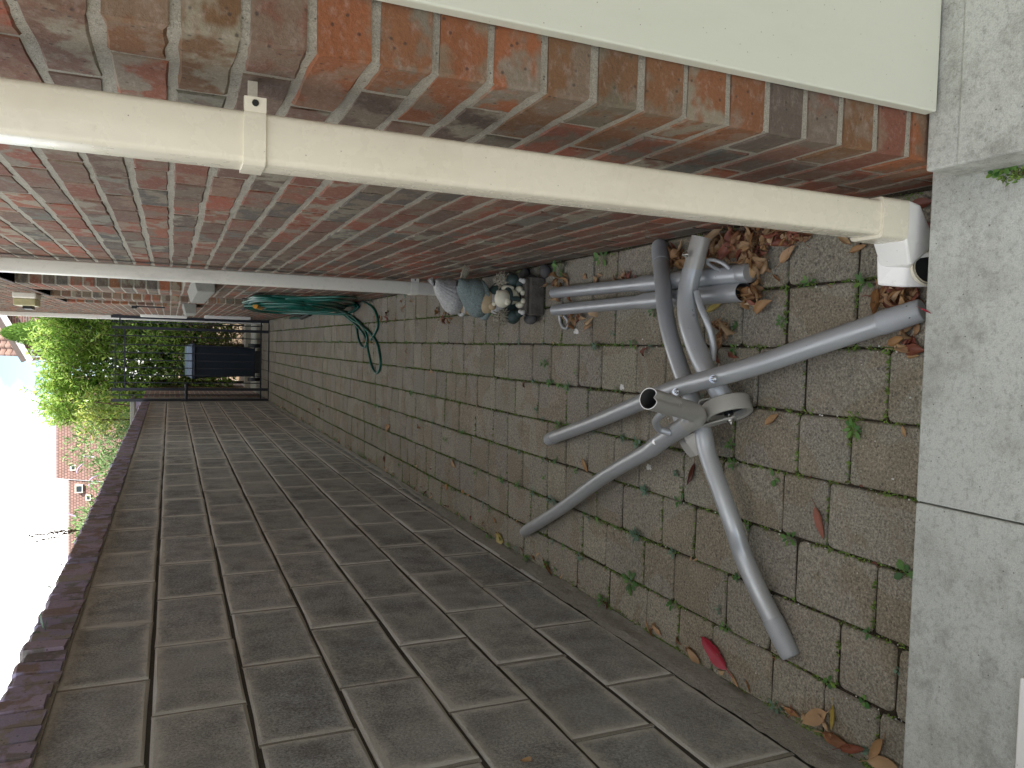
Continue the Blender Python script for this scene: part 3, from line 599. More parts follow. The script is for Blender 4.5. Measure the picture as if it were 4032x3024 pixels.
for i in range(430):
    x = R.uniform(-1.5, 1.3); y = 15.4 + abs(R.gauss(0, .45)); top = 3.52 + .2 * noise.noise(Vector((x * 2.1, 0, 5))) - .25 * abs(x + .2) ** 1.4 + R.gauss(0, .1)
    z0 = R.uniform(.9, 3.2) if i > 150 else R.uniform(2.5, 3.3); z0 = min(z0, top - .2)
    L = R.uniform(.3, .62); d = Vector((R.gauss(0, .35), -abs(R.gauss(.25, .35)), R.uniform(.5, 1))).normalized()
    a = Vector((x, y, z0)); b = a + d * L; b.z = min(b.z, top + (.25 if R.random() < .12 else .05))
    twigs.tube([a, (a + b) / 2 + rvec() * .03, b], .005, 5, cap=False, sub=3)
    nl = R.randint(12, 20)
    for k in range(nl):
        t = (k + 1) / nl; p = a.lerp(b, t); ang = k * 2.4; dd = (d * .6 + Vector((math.cos(ang), math.sin(ang) * .9 - .25, .25)) * .9)
        blade(mb, p, dd, Vector((0, 0, 1)) + rvec() * .4, R.uniform(.09, .15), R.uniform(.032, .05), 0, R.uniform(.1, .4))
def hs():
    z = R.uniform(.55, 3.4) if R.random() < .85 else R.uniform(.2, .55); x = R.uniform(-1.55, 1.3)
    return (x, 15.5 + R.random() ** .6 * 1.0, z), (0, -1, 0)
foliage(mb, 11000, hs, .13, .048, .3)
mb.build('foliage', 'laurel', hd, kind='stuff')
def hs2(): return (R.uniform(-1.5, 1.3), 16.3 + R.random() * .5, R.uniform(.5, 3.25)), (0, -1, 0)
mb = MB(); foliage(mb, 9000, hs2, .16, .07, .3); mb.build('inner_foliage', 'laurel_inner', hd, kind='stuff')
twigs.build('twigs', 'bark', hd, kind='stuff')
for i in range(7):
    x = -1.3 + i * .42 + R.uniform(-.1, .1); b_ = MB(); b_.tube([(x, 16.2, -.05), (x + R.uniform(-.1, .1), 16.25, 1.0), (x + R.uniform(-.2, .2), 16.3, 2.6)], .025, 8, radii=[.03, .024, .01]); b_.build('stem', 'bark', hd)
lh = empty('low_hedge', 'low brownish bush at the foot of the laurel hedge, right of the bin', 'bush')
def ls(): return (R.uniform(-.12, 1.0), 15.3 + R.random() * .5, abs(R.gauss(0, .42)) + .1), (0, -1, 0)
mb = MB(); foliage(mb, 2600, ls, .05, .02, .2); mb.build('foliage', 'dry_hedge', lh, kind='stuff')
b_ = MB()
for i in range(14): x = R.uniform(-.1, .8); b_.tube([(x, 15.5, -.05), (x + R.uniform(-.1, .1), 15.5, .5), (x + R.uniform(-.15, .15), 15.5, .9)], .006, 5)
b_.build('twigs', 'bark', lh)
# conifer
cf = empty('conifer_tree', 'slim pointed green conifer rising above the laurel hedge', 'tree')
mb = MB(); CX, CY, CH = .07, 21.0, 4.83
for i in range(14000):
    t = R.random() ** .6; z = 1.2 + t * (CH - 1.2); rmax = .75 * (1 - t) ** .52 * (1 + .1 * noise.noise(Vector((z * 4, i % 7, 0)))) + .02; a = R.uniform(0, 2 * math.pi); rr_ = rmax * (R.random() ** .25) * (.88 + .16 * noise.noise(Vector((math.cos(a) * 3, math.sin(a) * 3, z * 5))))
    p = Vector((CX + rr_ * math.cos(a), CY + rr_ * math.sin(a), z)); blade(mb, p, Vector((math.cos(a) * .5, math.sin(a) * .5, 1)) + rvec() * .35, Vector((math.cos(a), math.sin(a), 0)), R.uniform(.05, .09), R.uniform(.02, .035), 0, .1)
mb.build('crown', 'conifer', cf, kind='stuff'); b_ = MB(); b_.tube([(CX, CY, -.05), (CX, CY, 4.4)], .05, 8, radii=[.06, .015], smooth_path=False); b_.build('trunk', 'bark', cf)
# buddleia and shrubs behind the block wall
def shrub(name, label, cat, c, r, n, L, W, mat, extra=None, stems=6):
    e = empty(name, label, cat); c = Vector(c); mb = MB()
    clumps = [(c + Vector((R.uniform(-.8, .8) * r[0], R.uniform(-.8, .8) * r[1], R.uniform(-.7, .75) * r[2])), R.uniform(.28, .5)) for _ in range(16)]
    def sm():
        q, s_ = R.choice(clumps); d = rvec(); k = s_ * (R.random() ** .4); return q + Vector((d.x * r[0], d.y * r[1], d.z * r[2])) * k, d
    foliage(mb, n, sm, L, W, .3); mb.build('foliage', mat, e, kind='stuff')
    b_ = MB()
    for i in range(stems):
        q, _ = R.choice(clumps); b_.tube([(c.x + R.uniform(-.2, .2), c.y, -.05), ((c.x + q.x) / 2, (c.y + q.y) / 2, c.z * .5), q], .012, 6)
    b_.build('stems', 'bark', e)
    if extra: extra(e, clumps)
    return e
def flowers(e, clumps):
    for i in range(16):
        q, s_ = R.choice(clumps); d = (rvec() + Vector((0, -.4, 1))).normalized(); p = q + d * s_ * .9; b_ = MB(); b_.tube([p, p + d * .08 + Vector((0, 0, .02)), p + d * .17], .015, 6, radii=[.012, .010, .003]); b_.build('flower', 'petal_mauve', e)
shrub('buddleia_bush', 'loose green bush with mauve flower spikes behind the block wall', 'bush', (-2.0, 12.2, 1.7), (.85, 1.5, 1.0), 8200, .085, .024, 'buddleia', flowers, 10)
shrub('garden_shrub', 'yellow-green bush between the laurel hedge and the mauve-flowered bush', 'bush', (-1.35, 14.2, 1.95), (.5, .8, .75), 3000, .08, .03, 'golden')
shrub('garden_shrub', 'green bush with drooping leaves just behind the gate pier and block wall', 'bush', (-1.6, 13.4, 1.4), (.55, .7, .6), 2600, .09, .03, 'buddleia')
shrub('garden_shrub', 'small golden shrub showing over the block wall in front of the long tiled roof', 'bush', (-2.75, 11.2, 1.95), (.38, .6, .42), 1500, .06, .025, 'golden')

# far house with tiled roof, right
fh = empty('brick_house', 'distant brick house with white bargeboards and a tiled roof behind the conifer', 'house')
HYf = 30.0
g = MB(); g.add([(-.60, HYf, 0), (6, HYf, 0), (6, HYf, 9.0), (3.6, HYf, 7.75), (-.60, HYf, 5.75)], [(0, 1, 2, 3, 4)]); g.add([(-.60, HYf, 0), (-.60, HYf, 5.75), (-.60, HYf + 8, 5.75), (-.60, HYf + 8, 0)], [(0, 1, 2, 3)])
m = Mat('far_brick', rough=.9, spec=.2); bt = m.n('ShaderNodeTexBrick'); bt.inputs['Scale'].default_value = 1; bt.inputs['Brick Width'].default_value = .225; bt.inputs['Row Height'].default_value = .075; bt.inputs['Mortar Size'].default_value = .01
sx = m.n('ShaderNodeSeparateXYZ'); m.l(m.pos, sx.inputs[0]); cx_ = m.n('ShaderNodeCombineXYZ'); m.l(sx.outputs['X'], cx_.inputs['X']); m.l(sx.outputs['Z'], cx_.inputs['Y']); m.l(cx_.outputs[0], bt.inputs['Vector'])
bt.inputs['Color1'].default_value = srgb((110, 71, 64)); bt.inputs['Color2'].default_value = srgb((79, 71, 70)); bt.inputs['Mortar'].default_value = srgb((125, 116, 110)); m.color(bt.outputs['Color']); M['far_brick'] = m.m
g.build('wall', 'far_brick', fh)
def barge(x0, z0, x1, z1, h, name, mat, y=HYf - .25, t=.05, parent=fh):
    g = MB(); d = Vector((x1 - x0, 0, z1 - z0)).normalized(); n_ = Vector((-d.z, 0, d.x)) * h
    a = Vector((x0, y, z0)); b = Vector((x1, y, z1)); T = Vector((0, t, 0)); vs = [a, b, b - n_, a - n_, a + T, b + T, b - n_ + T, a - n_ + T]
    g.add(vs, [(0, 1, 2, 3), (7, 6, 5, 4), (0, 4, 5, 1), (3, 2, 6, 7), (1, 5, 6, 2), (0, 3, 7, 4)]); return g.build(name, mat, parent)
barge(-.86, 5.66, 1.6, 6.93, .2, 'bargeboard', 'white_paint'); barge(-.86, 5.80, 1.6, 7.07, .14, 'verge', 'brown_soffit', HYf - .28, .28)
g = MB(); g.tube([(-.70, HYf - .2, 5.62), (-.68, HYf - .12, 5.45), (-.42, HYf - .06, 5.28), (-.42, HYf - .06, 2.0)], .035, 8, sub=4); g.build('downpipe', 'white_paint', fh)
g = MB(); g.tube([(-.78, HYf - .2, 5.62), (-.78, HYf + 5, 5.62)], .06, 8, smooth_path=False); g.build('gutter', 'white_paint', fh)
# main roof behind, its slope facing us, every tile its own roll
rt = empty('tiled_roof', 'brown pantiled roof slope behind the white bargeboard, top left corner of the view beside the conifer', 'roof')
g = MB(); g.add([(-.70, 32, 6.0), (6, 32, 6.0), (6, 36, 9.6), (-.70, 36, 9.6)], [(0, 1, 2, 3)]); g.add([(-.7, 32.1, 0), (6, 32.1, 0), (6, 32.1, 6.05), (-.7, 32.1, 6.05)], [(0, 1, 2, 3)]); g.build('roof_deck', 'brown_soffit', rt)
tm = MB(); nseg = 8; vs = []
for a_ in (0, 1):
    for k in range(nseg + 1): t = k / nseg; vs.append((t * .30, a_ * .40, .03 + .045 * math.sin(t * 2 * math.pi) + (0 if a_ else .03)))
for k in range(nseg + 1): t = k / nseg; vs.append((t * .30, 0, .03 + .045 * math.sin(t * 2 * math.pi)))
tm.add(vs, [(k, k + 1, nseg + 2 + k, nseg + 1 + k) for k in range(nseg)] + [(k + 1, k, 2 * nseg + 2 + k, 2 * nseg + 3 + k) for k in range(nseg)], 0, True); tme = tm.mesh('roof_tile', 'roof_tile')
sl = math.atan2(3.6, 4)
for i in range(12):
    for j in range(12):
        o = link('roof_tile', tme, rt, (-.72 + i * .28 + .0, 31.95 + j * .345 * math.cos(sl), 6.0 + j * .345 * math.sin(sl))); o.rotation_euler = (sl, 0, 0)
# long building far left
fb = empty('tiled_building', 'long low distant building with pinkish brown tiles seen over the block wall', 'building')
g = MB(); g.add([(-13, 45, 0), (-2.2, 45, 0), (-2.2, 45, 3.2), (-13, 45, 3.2)], [(0, 1, 2, 3)]); g.build('wall', 'far_brick', fb)
g = MB(); g.add([(-7.5, 44.6, 3.1), (-2.0, 44.6, 3.1), (-2.0, 47.2, 6.85), (-7.5, 47.2, 6.85)], [(0, 1, 2, 3)]); g.add([(-13, 44.65, 3.0), (-7.55, 44.65, 3.0), (-7.55, 47, 6.27), (-13, 47, 6.27)], [(0, 1, 2, 3)])
g.add([(-7.5, 44.6, 3.1), (-7.5, 47.2, 6.85), (-7.5, 50, 3.1)], [(0, 1, 2)]); g.build('roof', 'far_tiles', fb)
for x, z, w_, h_, ym in ((-6.85, 6.0, .3, .26, 46.75), (-7.95, 5.7, .42, .36, 46.5), (-8.4, 5.25, .3, .24, 46.3)):
    g = MB(); g.box(x - w_ / 2, x + w_ / 2, ym - .25, ym + .3, z - h_ / 2, z + h_ / 2); fr = g.build('window', 'grey_plastic', fb); g = MB(); g.box(x - w_ / 2 + .06, x + w_ / 2 - .06, ym - .27, ym - .251, z - h_ / 2 + .06, z + h_ / 2 - .06); g.build('pane', 'glass', fr)

# ---------------------------------------------------------------- metal stand lying on the paving
TR = .0232
stand = empty('metal_stand', 'grey tubular metal stand with crossed curved legs and a wheel, lying on the paving', 'stand')
def tube_obj(name, pts, r=TR, mat='silver_enamel', parent=stand, cap=True, sub=8, seg=24, **kw):
    mb = MB(); P, T = mb.tube(pts, r, seg, cap, sub=sub, **kw); return mb.build(name, mat, parent), P, T
def foot(p, d, name='foot_cap'):                      # flattened plastic end with two screw holes
    p = Vector(p); d = Vector(d).normalized(); mb = MB(); pr_ = lambda t, u: (1 - .35 * max(0, math.cos(t)) * u)
    mb.tube([p - d * .001, p + d * .03, p + d * .075, p + d * .082], TR, 20, True, sub=4, radii=[TR + .0016, TR + .0016, TR, TR * .85], prof=pr_)
    o = mb.build(name, 'cap_enamel', stand); up = Vector((0, 0, 1)); up = (up - d * up.dot(d)).normalized(); sd_ = d.cross(up)
    for s_ in (-.011, .011):
        h = MB(); q = p + d * .062 + sd_ * s_ + up * (TR * .66); h.tube([q, q + up * .001], .0022, 8, smooth_path=False); h.build('screw_hole', 'black_plastic', o)  # dark of each hole is painted by a black dot
def bolt(p, up, parent=stand):
    p = Vector(p); up = Vector(up).normalized(); mb = MB()
    mb.tube([p, p + up * .002], .0095, 16, smooth_path=False); mb.tube([p + up * .002, p + up * .008], .0075, 6, smooth_path=False); mb.tube([p + up * .008, p + up * .013], .0038, 10, smooth_path=False); mb.build('bolt', 'bolt_zinc', parent)
T1 = [(0.072, 1.135, 0.042), (0.024, 1.279, 0.078), (-0.023, 1.416, 0.112), (-0.057, 1.543, 0.132), (-0.091, 1.693, 0.132), (-0.143, 1.884, 0.115), (-0.222, 2.174, 0.082), (-0.322, 2.569, 0.038)]
o, P, T = tube_obj('leg', T1); foot(T1[0], -T[0]); foot(T1[-1], T[-1])
bolt(Vector((-0.059, 1.513, 0.155)), (-.1, -.35, 1)); bolt(Vector((-0.098, 1.66, 0.155)), (-.1, -.35, 1))
T4 = [(0.265, 1.918, 0.04), (0.191, 1.86, 0.07), (0.111, 1.816, 0.088), (0.034, 1.771, 0.096), (-0.043, 1.725, 0.096), (-0.128, 1.669, 0.094), (-0.203, 1.625, 0.092), (-0.255, 1.606, 0.09), (-0.347, 1.556, 0.082), (-0.427, 1.519, 0.07), (-0.489, 1.504, 0.054), (-0.559, 1.467, 0.04), (-0.629, 1.421, 0.026)]
o, P, T = tube_obj('leg', T4)
mb = MB(); a = Vector(T4[0]); d = -T[0]; mb.tube([a - d * .001, a + d * .05, a + d * .078], TR, 20, radii=[TR + .0016] * 2 + [TR * .96], sub=4); mb.build('foot_cap', 'cap_enamel', stand)
a = Vector(T4[-1]); d = T[-1]; mb = MB(); mb.tube([a - d * .001, a + d * .05, a + d * .085, a + d * .092], TR, 20, radii=[TR + .0016, TR + .0016, TR, TR * .8], sub=4); mb.build('foot_cap', 'cap_enamel', stand)
# bent brace T2 and open socket T9
T2 = [(-0.731, 2.819, 0.026), (-0.564, 2.464, 0.05), (-0.399, 2.132, 0.08), (-0.271, 1.831, 0.11)]
o, P, T = tube_obj('brace', T2, TR * .97)
T2b = [(-0.271, 1.831, 0.11), (-0.226, 1.74, 0.122), (-0.187, 1.65, 0.135), (-0.159, 1.595, 0.145)]
tube_obj('brace_sleeve', T2b, TR * 1.04)
a = Vector(T2[0]); d = (a - Vector(T2[1])).normalized(); mb = MB(); mb.tube([a, a + d * .028], TR * .86, 20, smooth_path=False); mb.build('plug', 'silver_enamel', stand)
bolt(Vector((-0.241, 1.772, 0.135)), (-.15, -.4, 1))
ea = Vector((-0.145, 1.576, 0.155)); eo = Vector((-0.105, 1.501, 0.345)); ed = (eo - ea).normalized()
mb = MB(); L_ = (eo - ea).length
dent = lambda t, u: 1 - .46 * math.exp(-((t - DENT + math.pi) % (2 * math.pi) - math.pi) ** 2 / .09) * min(1, max(0, (u - .0)) * 2.2)
DENT = 0.0
bl = [Vector((-0.177, 1.625, 0.14)), Vector((-0.158, 1.584, 0.146)), ea + ed * .012, ea + ed * .06, ea + ed * .115]
mb.tube(bl, TR * 1.04, 28, sub=6); mb.build('elbow', 'warm_enamel', stand)
eye = (CAM - eo).normalized(); DU = Vector((-0.097, 1.474, 0.345)) - eo; DU = (DU - ed * DU.dot(ed)).normalized()
mb = MB(); mb.tube([ea + ed * .105, ea + ed * .15, eo], TR * 1.1, 40, cap=False, smooth_path=False, up=DU, prof=dent); rr0 = TR * 1.01
mb.tube([eo - ed * .12, eo], rr0, 40, cap=False, smooth_path=False, up=DU, prof=lambda t, u: dent(t, 1.0), mi=1)
n_ = 40; ob = [mb.v[n_ * 2 + k] for k in range(n_)]; ib = [mb.v[n_ * 4 + k] for k in range(n_)]; mb.add(ob + ib, [(k, (k + 1) % n_, n_ + (k + 1) % n_, n_ + k) for k in range(n_)], 2)
mb.build('socket', ['warm_enamel', 'shaded_bore_steel', 'white_plastic'], stand)  # metal rim in white: its bright edge is put into the colour
mb = MB(); q = Vector((-0.103, 1.534, 0.262)); mb.tube([q, q + Vector((-.03, .012, .028))], .0045, 10, smooth_path=False); mb.tube([q - Vector((-.004, .0015, .004)), q + Vector((-.006, .002, .006))], .0095, 6, smooth_path=False); mb.build('bolt', 'bolt_zinc', stand)
# handle between socket and sleeve
tube_obj('handle', [(-0.147, 1.612, 0.225), (-0.164, 1.651, 0.215), (-0.18, 1.681, 0.2), (-0.199, 1.7, 0.175), (-0.208, 1.683, 0.15)], .0095, seg=14)
# wheel
wc = Vector((-0.135, 1.571, 0.062)); ax = Vector((-.865, -.41, .0)).normalized(); u_ = ax.orthogonal().normalized(); v_ = ax.cross(u_)
mb = MB(); prf = [(-.021, .050), (-.021, .057), (-.019, .060), (.019, .060), (.021, .057), (.021, .0535), (.016, .0535), (.016, .045), (-.016, .045), (-.021, .050)]; ns = 40; vs = []
for a_, r_ in prf:
    for k in range(ns): t = 2 * math.pi * k / ns; vs.append(wc + ax * a_ + (u_ * math.cos(t) + v_ * math.sin(t)) * r_)
mb.add(vs, [(i * ns + k, i * ns + (k + 1) % ns, (i + 1) * ns + (k + 1) % ns, (i + 1) * ns + k) for i in range(len(prf) - 1) for k in range(ns)], 0, True)
wh = mb.build('wheel', 'wheel_plastic', stand); bevel(wh, .001)
mb = MB(); mb.tube([wc - ax * .018, wc + ax * .018], .012, 16, smooth_path=False)
mb.tube([wc - ax * .004, wc + ax * .002], .0452, 30, smooth_path=False); wo = mb.build('hub', 'black_plastic', wh)
def plate(name, pts, nrm, t=.004, mat='silver_enamel'):
    nrm = Vector(nrm).normalized() * t / 2; P = [Vector(p) for p in pts]; n_ = len(P); mb = MB(); mb.add([p + nrm for p in P] + [p - nrm for p in P], [tuple(range(n_)), tuple(range(n_, 2 * n_))[::-1]] + [(k, n_ + k, n_ + (k + 1) % n_, (k + 1) % n_) for k in range(n_)]); return mb.build(name, mat, stand)
for s_ in (.029, -.029):
    c0 = wc + ax * s_; back = (Vector((-0.184, 1.622, 0.12)) if s_ > 0 else Vector((-0.129, 1.607, 0.12))); d = (back - c0); d = d - ax * d.dot(ax); L0 = d.length; d.normalize(); e_ = ax.cross(d).normalized() * .0135
    plate('wheel_bracket', [c0 - d * .012 - e_, c0 - d * .018, c0 - d * .012 + e_, c0 + d * L0 + e_, c0 + d * L0 - e_], ax, .004, 'warm_enamel')
bolt(wc + ax * .031, ax); mb = MB(); mb.tube([wc - ax * .03, wc + ax * .03], .005, 10, smooth_path=False); mb.build('axle', 'bolt_zinc', stand)
# paired crescent gussets between the lower leg and the brace
for dz, lst in ((0, [('B', 870, 1200), ('B', 900, 1290), ('B', 960, 1390), ('B', 1060, 1500), ('B', 1150, 1480), ('B', 1150, 1350), ('B', 1040, 1120)]),): pass
G1 = [(-0.217, 1.668, 0.118), (-0.233, 1.665, 0.112), (-0.248, 1.657, 0.106), (-0.263, 1.64, 0.1), (-0.253, 1.618, 0.1), (-0.228, 1.623, 0.105), (-0.202, 1.634, 0.112)]
G2 = [(-0.236, 1.735, 0.085), (-0.252, 1.729, 0.08), (-0.265, 1.721, 0.074), (-0.277, 1.707, 0.068), (-0.269, 1.679, 0.068), (-0.243, 1.679, 0.075), (-0.218, 1.688, 0.082)]
plate('gusset', G1, (-.1, -.2, 1), .0035, 'warm_enamel'); plate('gusset', G2, (-.1, -.2, 1), .0035, 'warm_enamel')
G3 = [(-0.166, 1.735, 0.11), (-0.176, 1.735, 0.108), (-0.186, 1.731, 0.106), (-0.18, 1.698, 0.11), (-0.168, 1.696, 0.112)]; G4 = [(-0.165, 1.689, 0.125), (-0.17, 1.688, 0.124), (-0.174, 1.684, 0.123), (-0.169, 1.667, 0.124), (-0.165, 1.668, 0.125)]
plate('gusset', G3, (-.1, -.2, 1), .003); plate('gusset', G4, (-.1, -.2, 1), .003)
# bent arm passing under the long leg, with a thin rod beside it
T5 = [(0.222, 1.691, 0.095), (0.186, 1.697, 0.1), (0.143, 1.697, 0.105), (0.084, 1.683, 0.108), (0.02, 1.65, 0.106), (-0.036, 1.615, 0.1), (-0.084, 1.584, 0.085), (-0.127, 1.564, 0.065)]
o, P, T = tube_obj('arm', T5, TR * 1.12)
a = Vector(T5[0]); d = -T[0]
mb = MB(); DU2 = Vector((-.3, .8, .6)); mb.tube([a, a + d * .04, a + d * .085], TR * 1.1, 32, up=DU2, smooth_path=False, prof=lambda t, u: 1 - .3 * math.exp(-((t + math.pi) % (2 * math.pi) - math.pi) ** 2 / .06)); mb.build('arm_socket', 'warm_enamel', stand)
bolt(Vector((0.258, 1.677, 0.125)), (-.2, .3, .9))
tube_obj('rod', [(0.163, 1.664, 0.1), (0.126, 1.65, 0.098), (0.087, 1.632, 0.09), (0.052, 1.624, 0.08), (0.017, 1.619, 0.075), (-0.018, 1.614, 0.08)], .0085, seg=14)

# two loose poles by the house wall
def pole(label, P0, P1, rs, jt, ring, openend):
    e = empty('pole', label, 'pole', 'loose grey poles by the house wall'); P0 = Vector(P0); P1 = Vector(P1); d = (P1 - P0).normalized(); J = P0.lerp(P1, jt)
    mb = MB(); mb.tube([P0, P0.lerp(J, .5), J, J + d * .02], rs, 24, smooth_path=False, radii=[rs, rs, rs, rs * 1.02]); mb.build('thin_tube', 'silver_enamel', e)
    mb = MB(); R2_ = rs * 1.22
    if openend:
        mb.tube([J, J + d * .03, P1], R2_, 32, cap=False, smooth_path=False, radii=[rs * 1.02, R2_, R2_]); mb.tube([P1 - d * .09, P1], R2_ * .92, 32, cap=False, smooth_path=False, mi=1)
        n_ = 32; ob = [mb.v[n_ * 2 + k] for k in range(n_)]; ib = [mb.v[n_ * 4 + k] for k in range(n_)]; mb.add(ob + ib, [(k, (k + 1) % n_, n_ + (k + 1) % n_, n_ + k) for k in range(n_)])
        mb.tube([P1 - d * .089, P1 - d * .092], R2_ * .92, 24, smooth_path=False)
    else: mb.tube([J, J + d * .03, P1, P1 + d * .001, P1 + d * .004, P1 + d * .03, P1 + d * .035], R2_, 32, smooth_path=False, radii=[rs * 1.02, R2_, R2_, R2_ * .96, R2_, R2_, R2_ * .9])
    mb.build('wide_tube', ['silver_enamel', 'shaded_bore_steel'], e)
    mb = MB(); mb.tube(ring, .0052, 12, sub=8); mb.build('ring', 'silver_enamel', e)
pole('capped grey metal pole with a wire loop, nearer the house wall', (0.217, 2.641, 0.022), (0.206, 1.581, 0.028), .0205, .55, [(0.217, 1.591, 0.055), (0.233, 1.605, 0.068), (0.243, 1.636, 0.07), (0.246, 1.665, 0.066), (0.238, 1.674, 0.058), (0.227, 1.658, 0.05), (0.218, 1.632, 0.05)], False)
pole('open-ended grey metal pole lying beside the capped one, farther from the house wall', (0.152, 2.631, 0.022), (0.16, 1.57, 0.028), .0205, .55, [(0.131, 2.609, 0.012), (0.108, 2.61, 0.008), (0.087, 2.588, 0.007), (0.084, 2.555, 0.007), (0.107, 2.545, 0.01), (0.129, 2.56, 0.02)], True)
mb = MB(); d = Vector((0.152, 2.631, 0.022))

# ---------------------------------------------------------------- garden hose hanging on the wall
hs_ = empty('garden_hose', 'coiled dark green garden hose hanging on the house wall and trailing onto the paving', 'hose')
def hp(x, y): return None
HOSE = [
 [(0.3, 6.332, 0.812), (0.306, 5.605, 0.844), (0.31, 5.398, 0.758), (0.308, 5.327, 0.532), (0.312, 5.087, 0.306), (0.351, 5.967, 0.02), (0.28, 5.605, 0.009), (0.205, 5.449, 0.008), (0.137, 5.424, 0.008), (0.084, 5.511, 0.008), (0.04, 5.633, 0.008)],
 [(0.295, 6.284, 0.818), (0.3, 5.467, 0.826), (0.295, 5.405, 0.656), (0.285, 5.579, 0.446), (0.292, 6.73, 0.05), (0.201, 6.306, 0.02), (0.125, 5.994, 0.01), (0.05, 5.788, 0.008), (-0.052, 5.691, 0.008), (-0.155, 5.576, 0.008), (-0.196, 5.449, 0.008), (-0.158, 5.342, 0.008), (-0.066, 5.349, 0.008), (0.03, 5.462, 0.009), (0.116, 5.753, 0.012), (0.198, 6.201, 0.02), (0.267, 6.66, 0.04), (0.27, 5.777, 0.364), (0.285, 5.571, 0.588), (0.29, 5.681, 0.782), (0.29, 6.341, 0.808)],
 [(0.275, 6.251, 0.825), (0.265, 6.84, 0.682), (0.262, 6.976, 0.452), (0.255, 6.611, 0.277), (0.25, 6.382, 0.095), (0.268, 6.233, 0.02), (0.295, 6.01, 0.02), (0.329, 6.078, 0.03), (0.3, 5.273, 0.291), (0.3, 5.332, 0.486), (0.3, 5.453, 0.694), (0.295, 5.799, 0.84)],
 [(0.298, 6.123, 0.826), (0.298, 5.677, 0.714), (0.29, 5.58, 0.493), (0.28, 5.891, 0.243), (0.269, 6.37, 0.03), (0.278, 6.132, 0.02), (0.313, 6.135, 0.02), (0.317, 6.38, 0.04), (0.262, 6.055, 0.316), (0.275, 6.024, 0.575), (0.285, 6.025, 0.796)],
 [(0.272, 6.218, 0.693), (0.27, 5.976, 0.532), (0.262, 5.936, 0.337), (0.286, 6.56, 0.06), (0.218, 6.307, 0.02), (0.148, 6.122, 0.009), (0.05, 6.033, 0.008), (-0.005, 5.921, 0.008), (-0.01, 5.794, 0.008), (0.039, 5.734, 0.01), (0.101, 5.766, 0.014), (0.166, 5.952, 0.02), (0.249, 6.267, 0.04), (0.275, 5.627, 0.342), (0.283, 5.723, 0.567), (0.29, 6.156, 0.809)],
 [(0.275, 6.407, 0.786), (0.268, 6.4, 0.579), (0.262, 6.29, 0.383), (0.26, 6.084, 0.206), (0.307, 6.358, 0.05), (0.295, 5.522, 0.337), (0.295, 5.45, 0.559), (0.3, 5.493, 0.779), (0.298, 6.02, 0.835)],
 [(0.283, 6.234, 0.807), (0.28, 6.012, 0.676), (0.275, 5.87, 0.498), (0.268, 5.904, 0.292), (0.264, 5.942, 0.182)]]
HOSE += [[tuple(Vector(p) + Vector((-.004 - .003 * k, .012 * (1 + k), (.014 if p[2] > .1 else .0) * (1 + k)))) for p in HOSE[i]] for k, i in ((0, 2), (0, 3), (0, 5), (1, 5), (0, 6), (1, 6))]
for h in HOSE:
    mb = MB(); mb.tube(h, .0085, 10, sub=10); mb.build('hose_loop', 'hose_green', hs_)
mb = MB(); mb.tube([(0.268, 6.023, 0.779), (0.268, 6.208, 0.714)], .019, 16, smooth_path=False, prof=lambda t, u: 1 + .06 * math.cos(8 * t)); mb.build('connector', 'orange_plastic', hs_)
mb = MB(); mb.tube([(0.268, 6.208, 0.714), (0.268, 6.242, 0.685)], .012, 12, smooth_path=False); mb.build('collar', 'grey_plastic', hs_)
mb = MB(); a = Vector((0.29, 6.403, 0.806)); mb.tube([(WX + .002, a.y - .02, a.z + .0), (a.x - .02, a.y, a.z + .015), (a.x - .035, a.y + .02, a.z + .03)], .01, 10); mb.box(WX - .008, WX + .004, a.y - .06, a.y + .02, a.z - .03, a.z + .04); mb.build('hose_hook', 'dark_stone', label='dark metal hook on the brick wall holding the green hose', cat='hook')
sg = empty('spray_gun', 'black and green hose spray gun lying on the paving behind the hanging hose', 'spray gun')
mb = MB(); mb.tube([(0.309, 8.222, 0.03), (0.295, 8.456, 0.035), (0.281, 8.772, 0.03)], .022, 12); mb.build('body', 'black_plastic', sg)
mb = MB(); mb.tube([(0.281, 8.772, 0.03), (0.297, 9.36, 0.02), (0.303, 9.768, 0.015)], .014, 10); mb.build('grip', 'hose_green', sg)
mb = MB(); mb.tube([(0.301, 8.707, 0.04), (0.323, 9.187, 0.045), (0.354, 9.996, 0.03)], .009, 8); mb.build('trigger', 'black_plastic', sg)

# ---------------------------------------------------------------- garden ornaments
def hat(mb, base, axis, r0, h, ribs, depth, bend, seg=64, nring=26, squash=1.0):
    base = Vector(base); axis = Vector(axis).normalized(); bend = Vector(bend); vs = []
    u = Vector((1, 0, 0)); u = (u - axis * u.dot(axis)).normalized(); v = axis.cross(u)
    for i in range(nring + 1):
        t = i / nring; c = base + axis * (h * t) + bend * (t ** 2)
        r = r0 * (math.sqrt(max(0, 1 - (t * .98) ** 2.6)) * (1 - .12 * t) * (1 + .22 * math.sin(math.pi * min(1, t * 1.5)) ) )
        for k in range(seg):
            a = 2 * math.pi * k / seg; q = r * (1 + depth * math.cos(ribs * a) * (.4 + .6 * t) + .02 * noise.noise(Vector((a * 3, t * 8, r0 * 50)))) * (1 + .012 * math.sin(t * 90))
            vs.append(c + u * math.cos(a) * q + v * math.sin(a) * q * squash)
    mb.add(vs, [(i * seg + k, i * seg + (k + 1) % seg, (i + 1) * seg + (k + 1) % seg, (i + 1) * seg + k) for i in range(nring) for k in range(seg)] + [tuple(range(seg))[::-1]], 0, True)
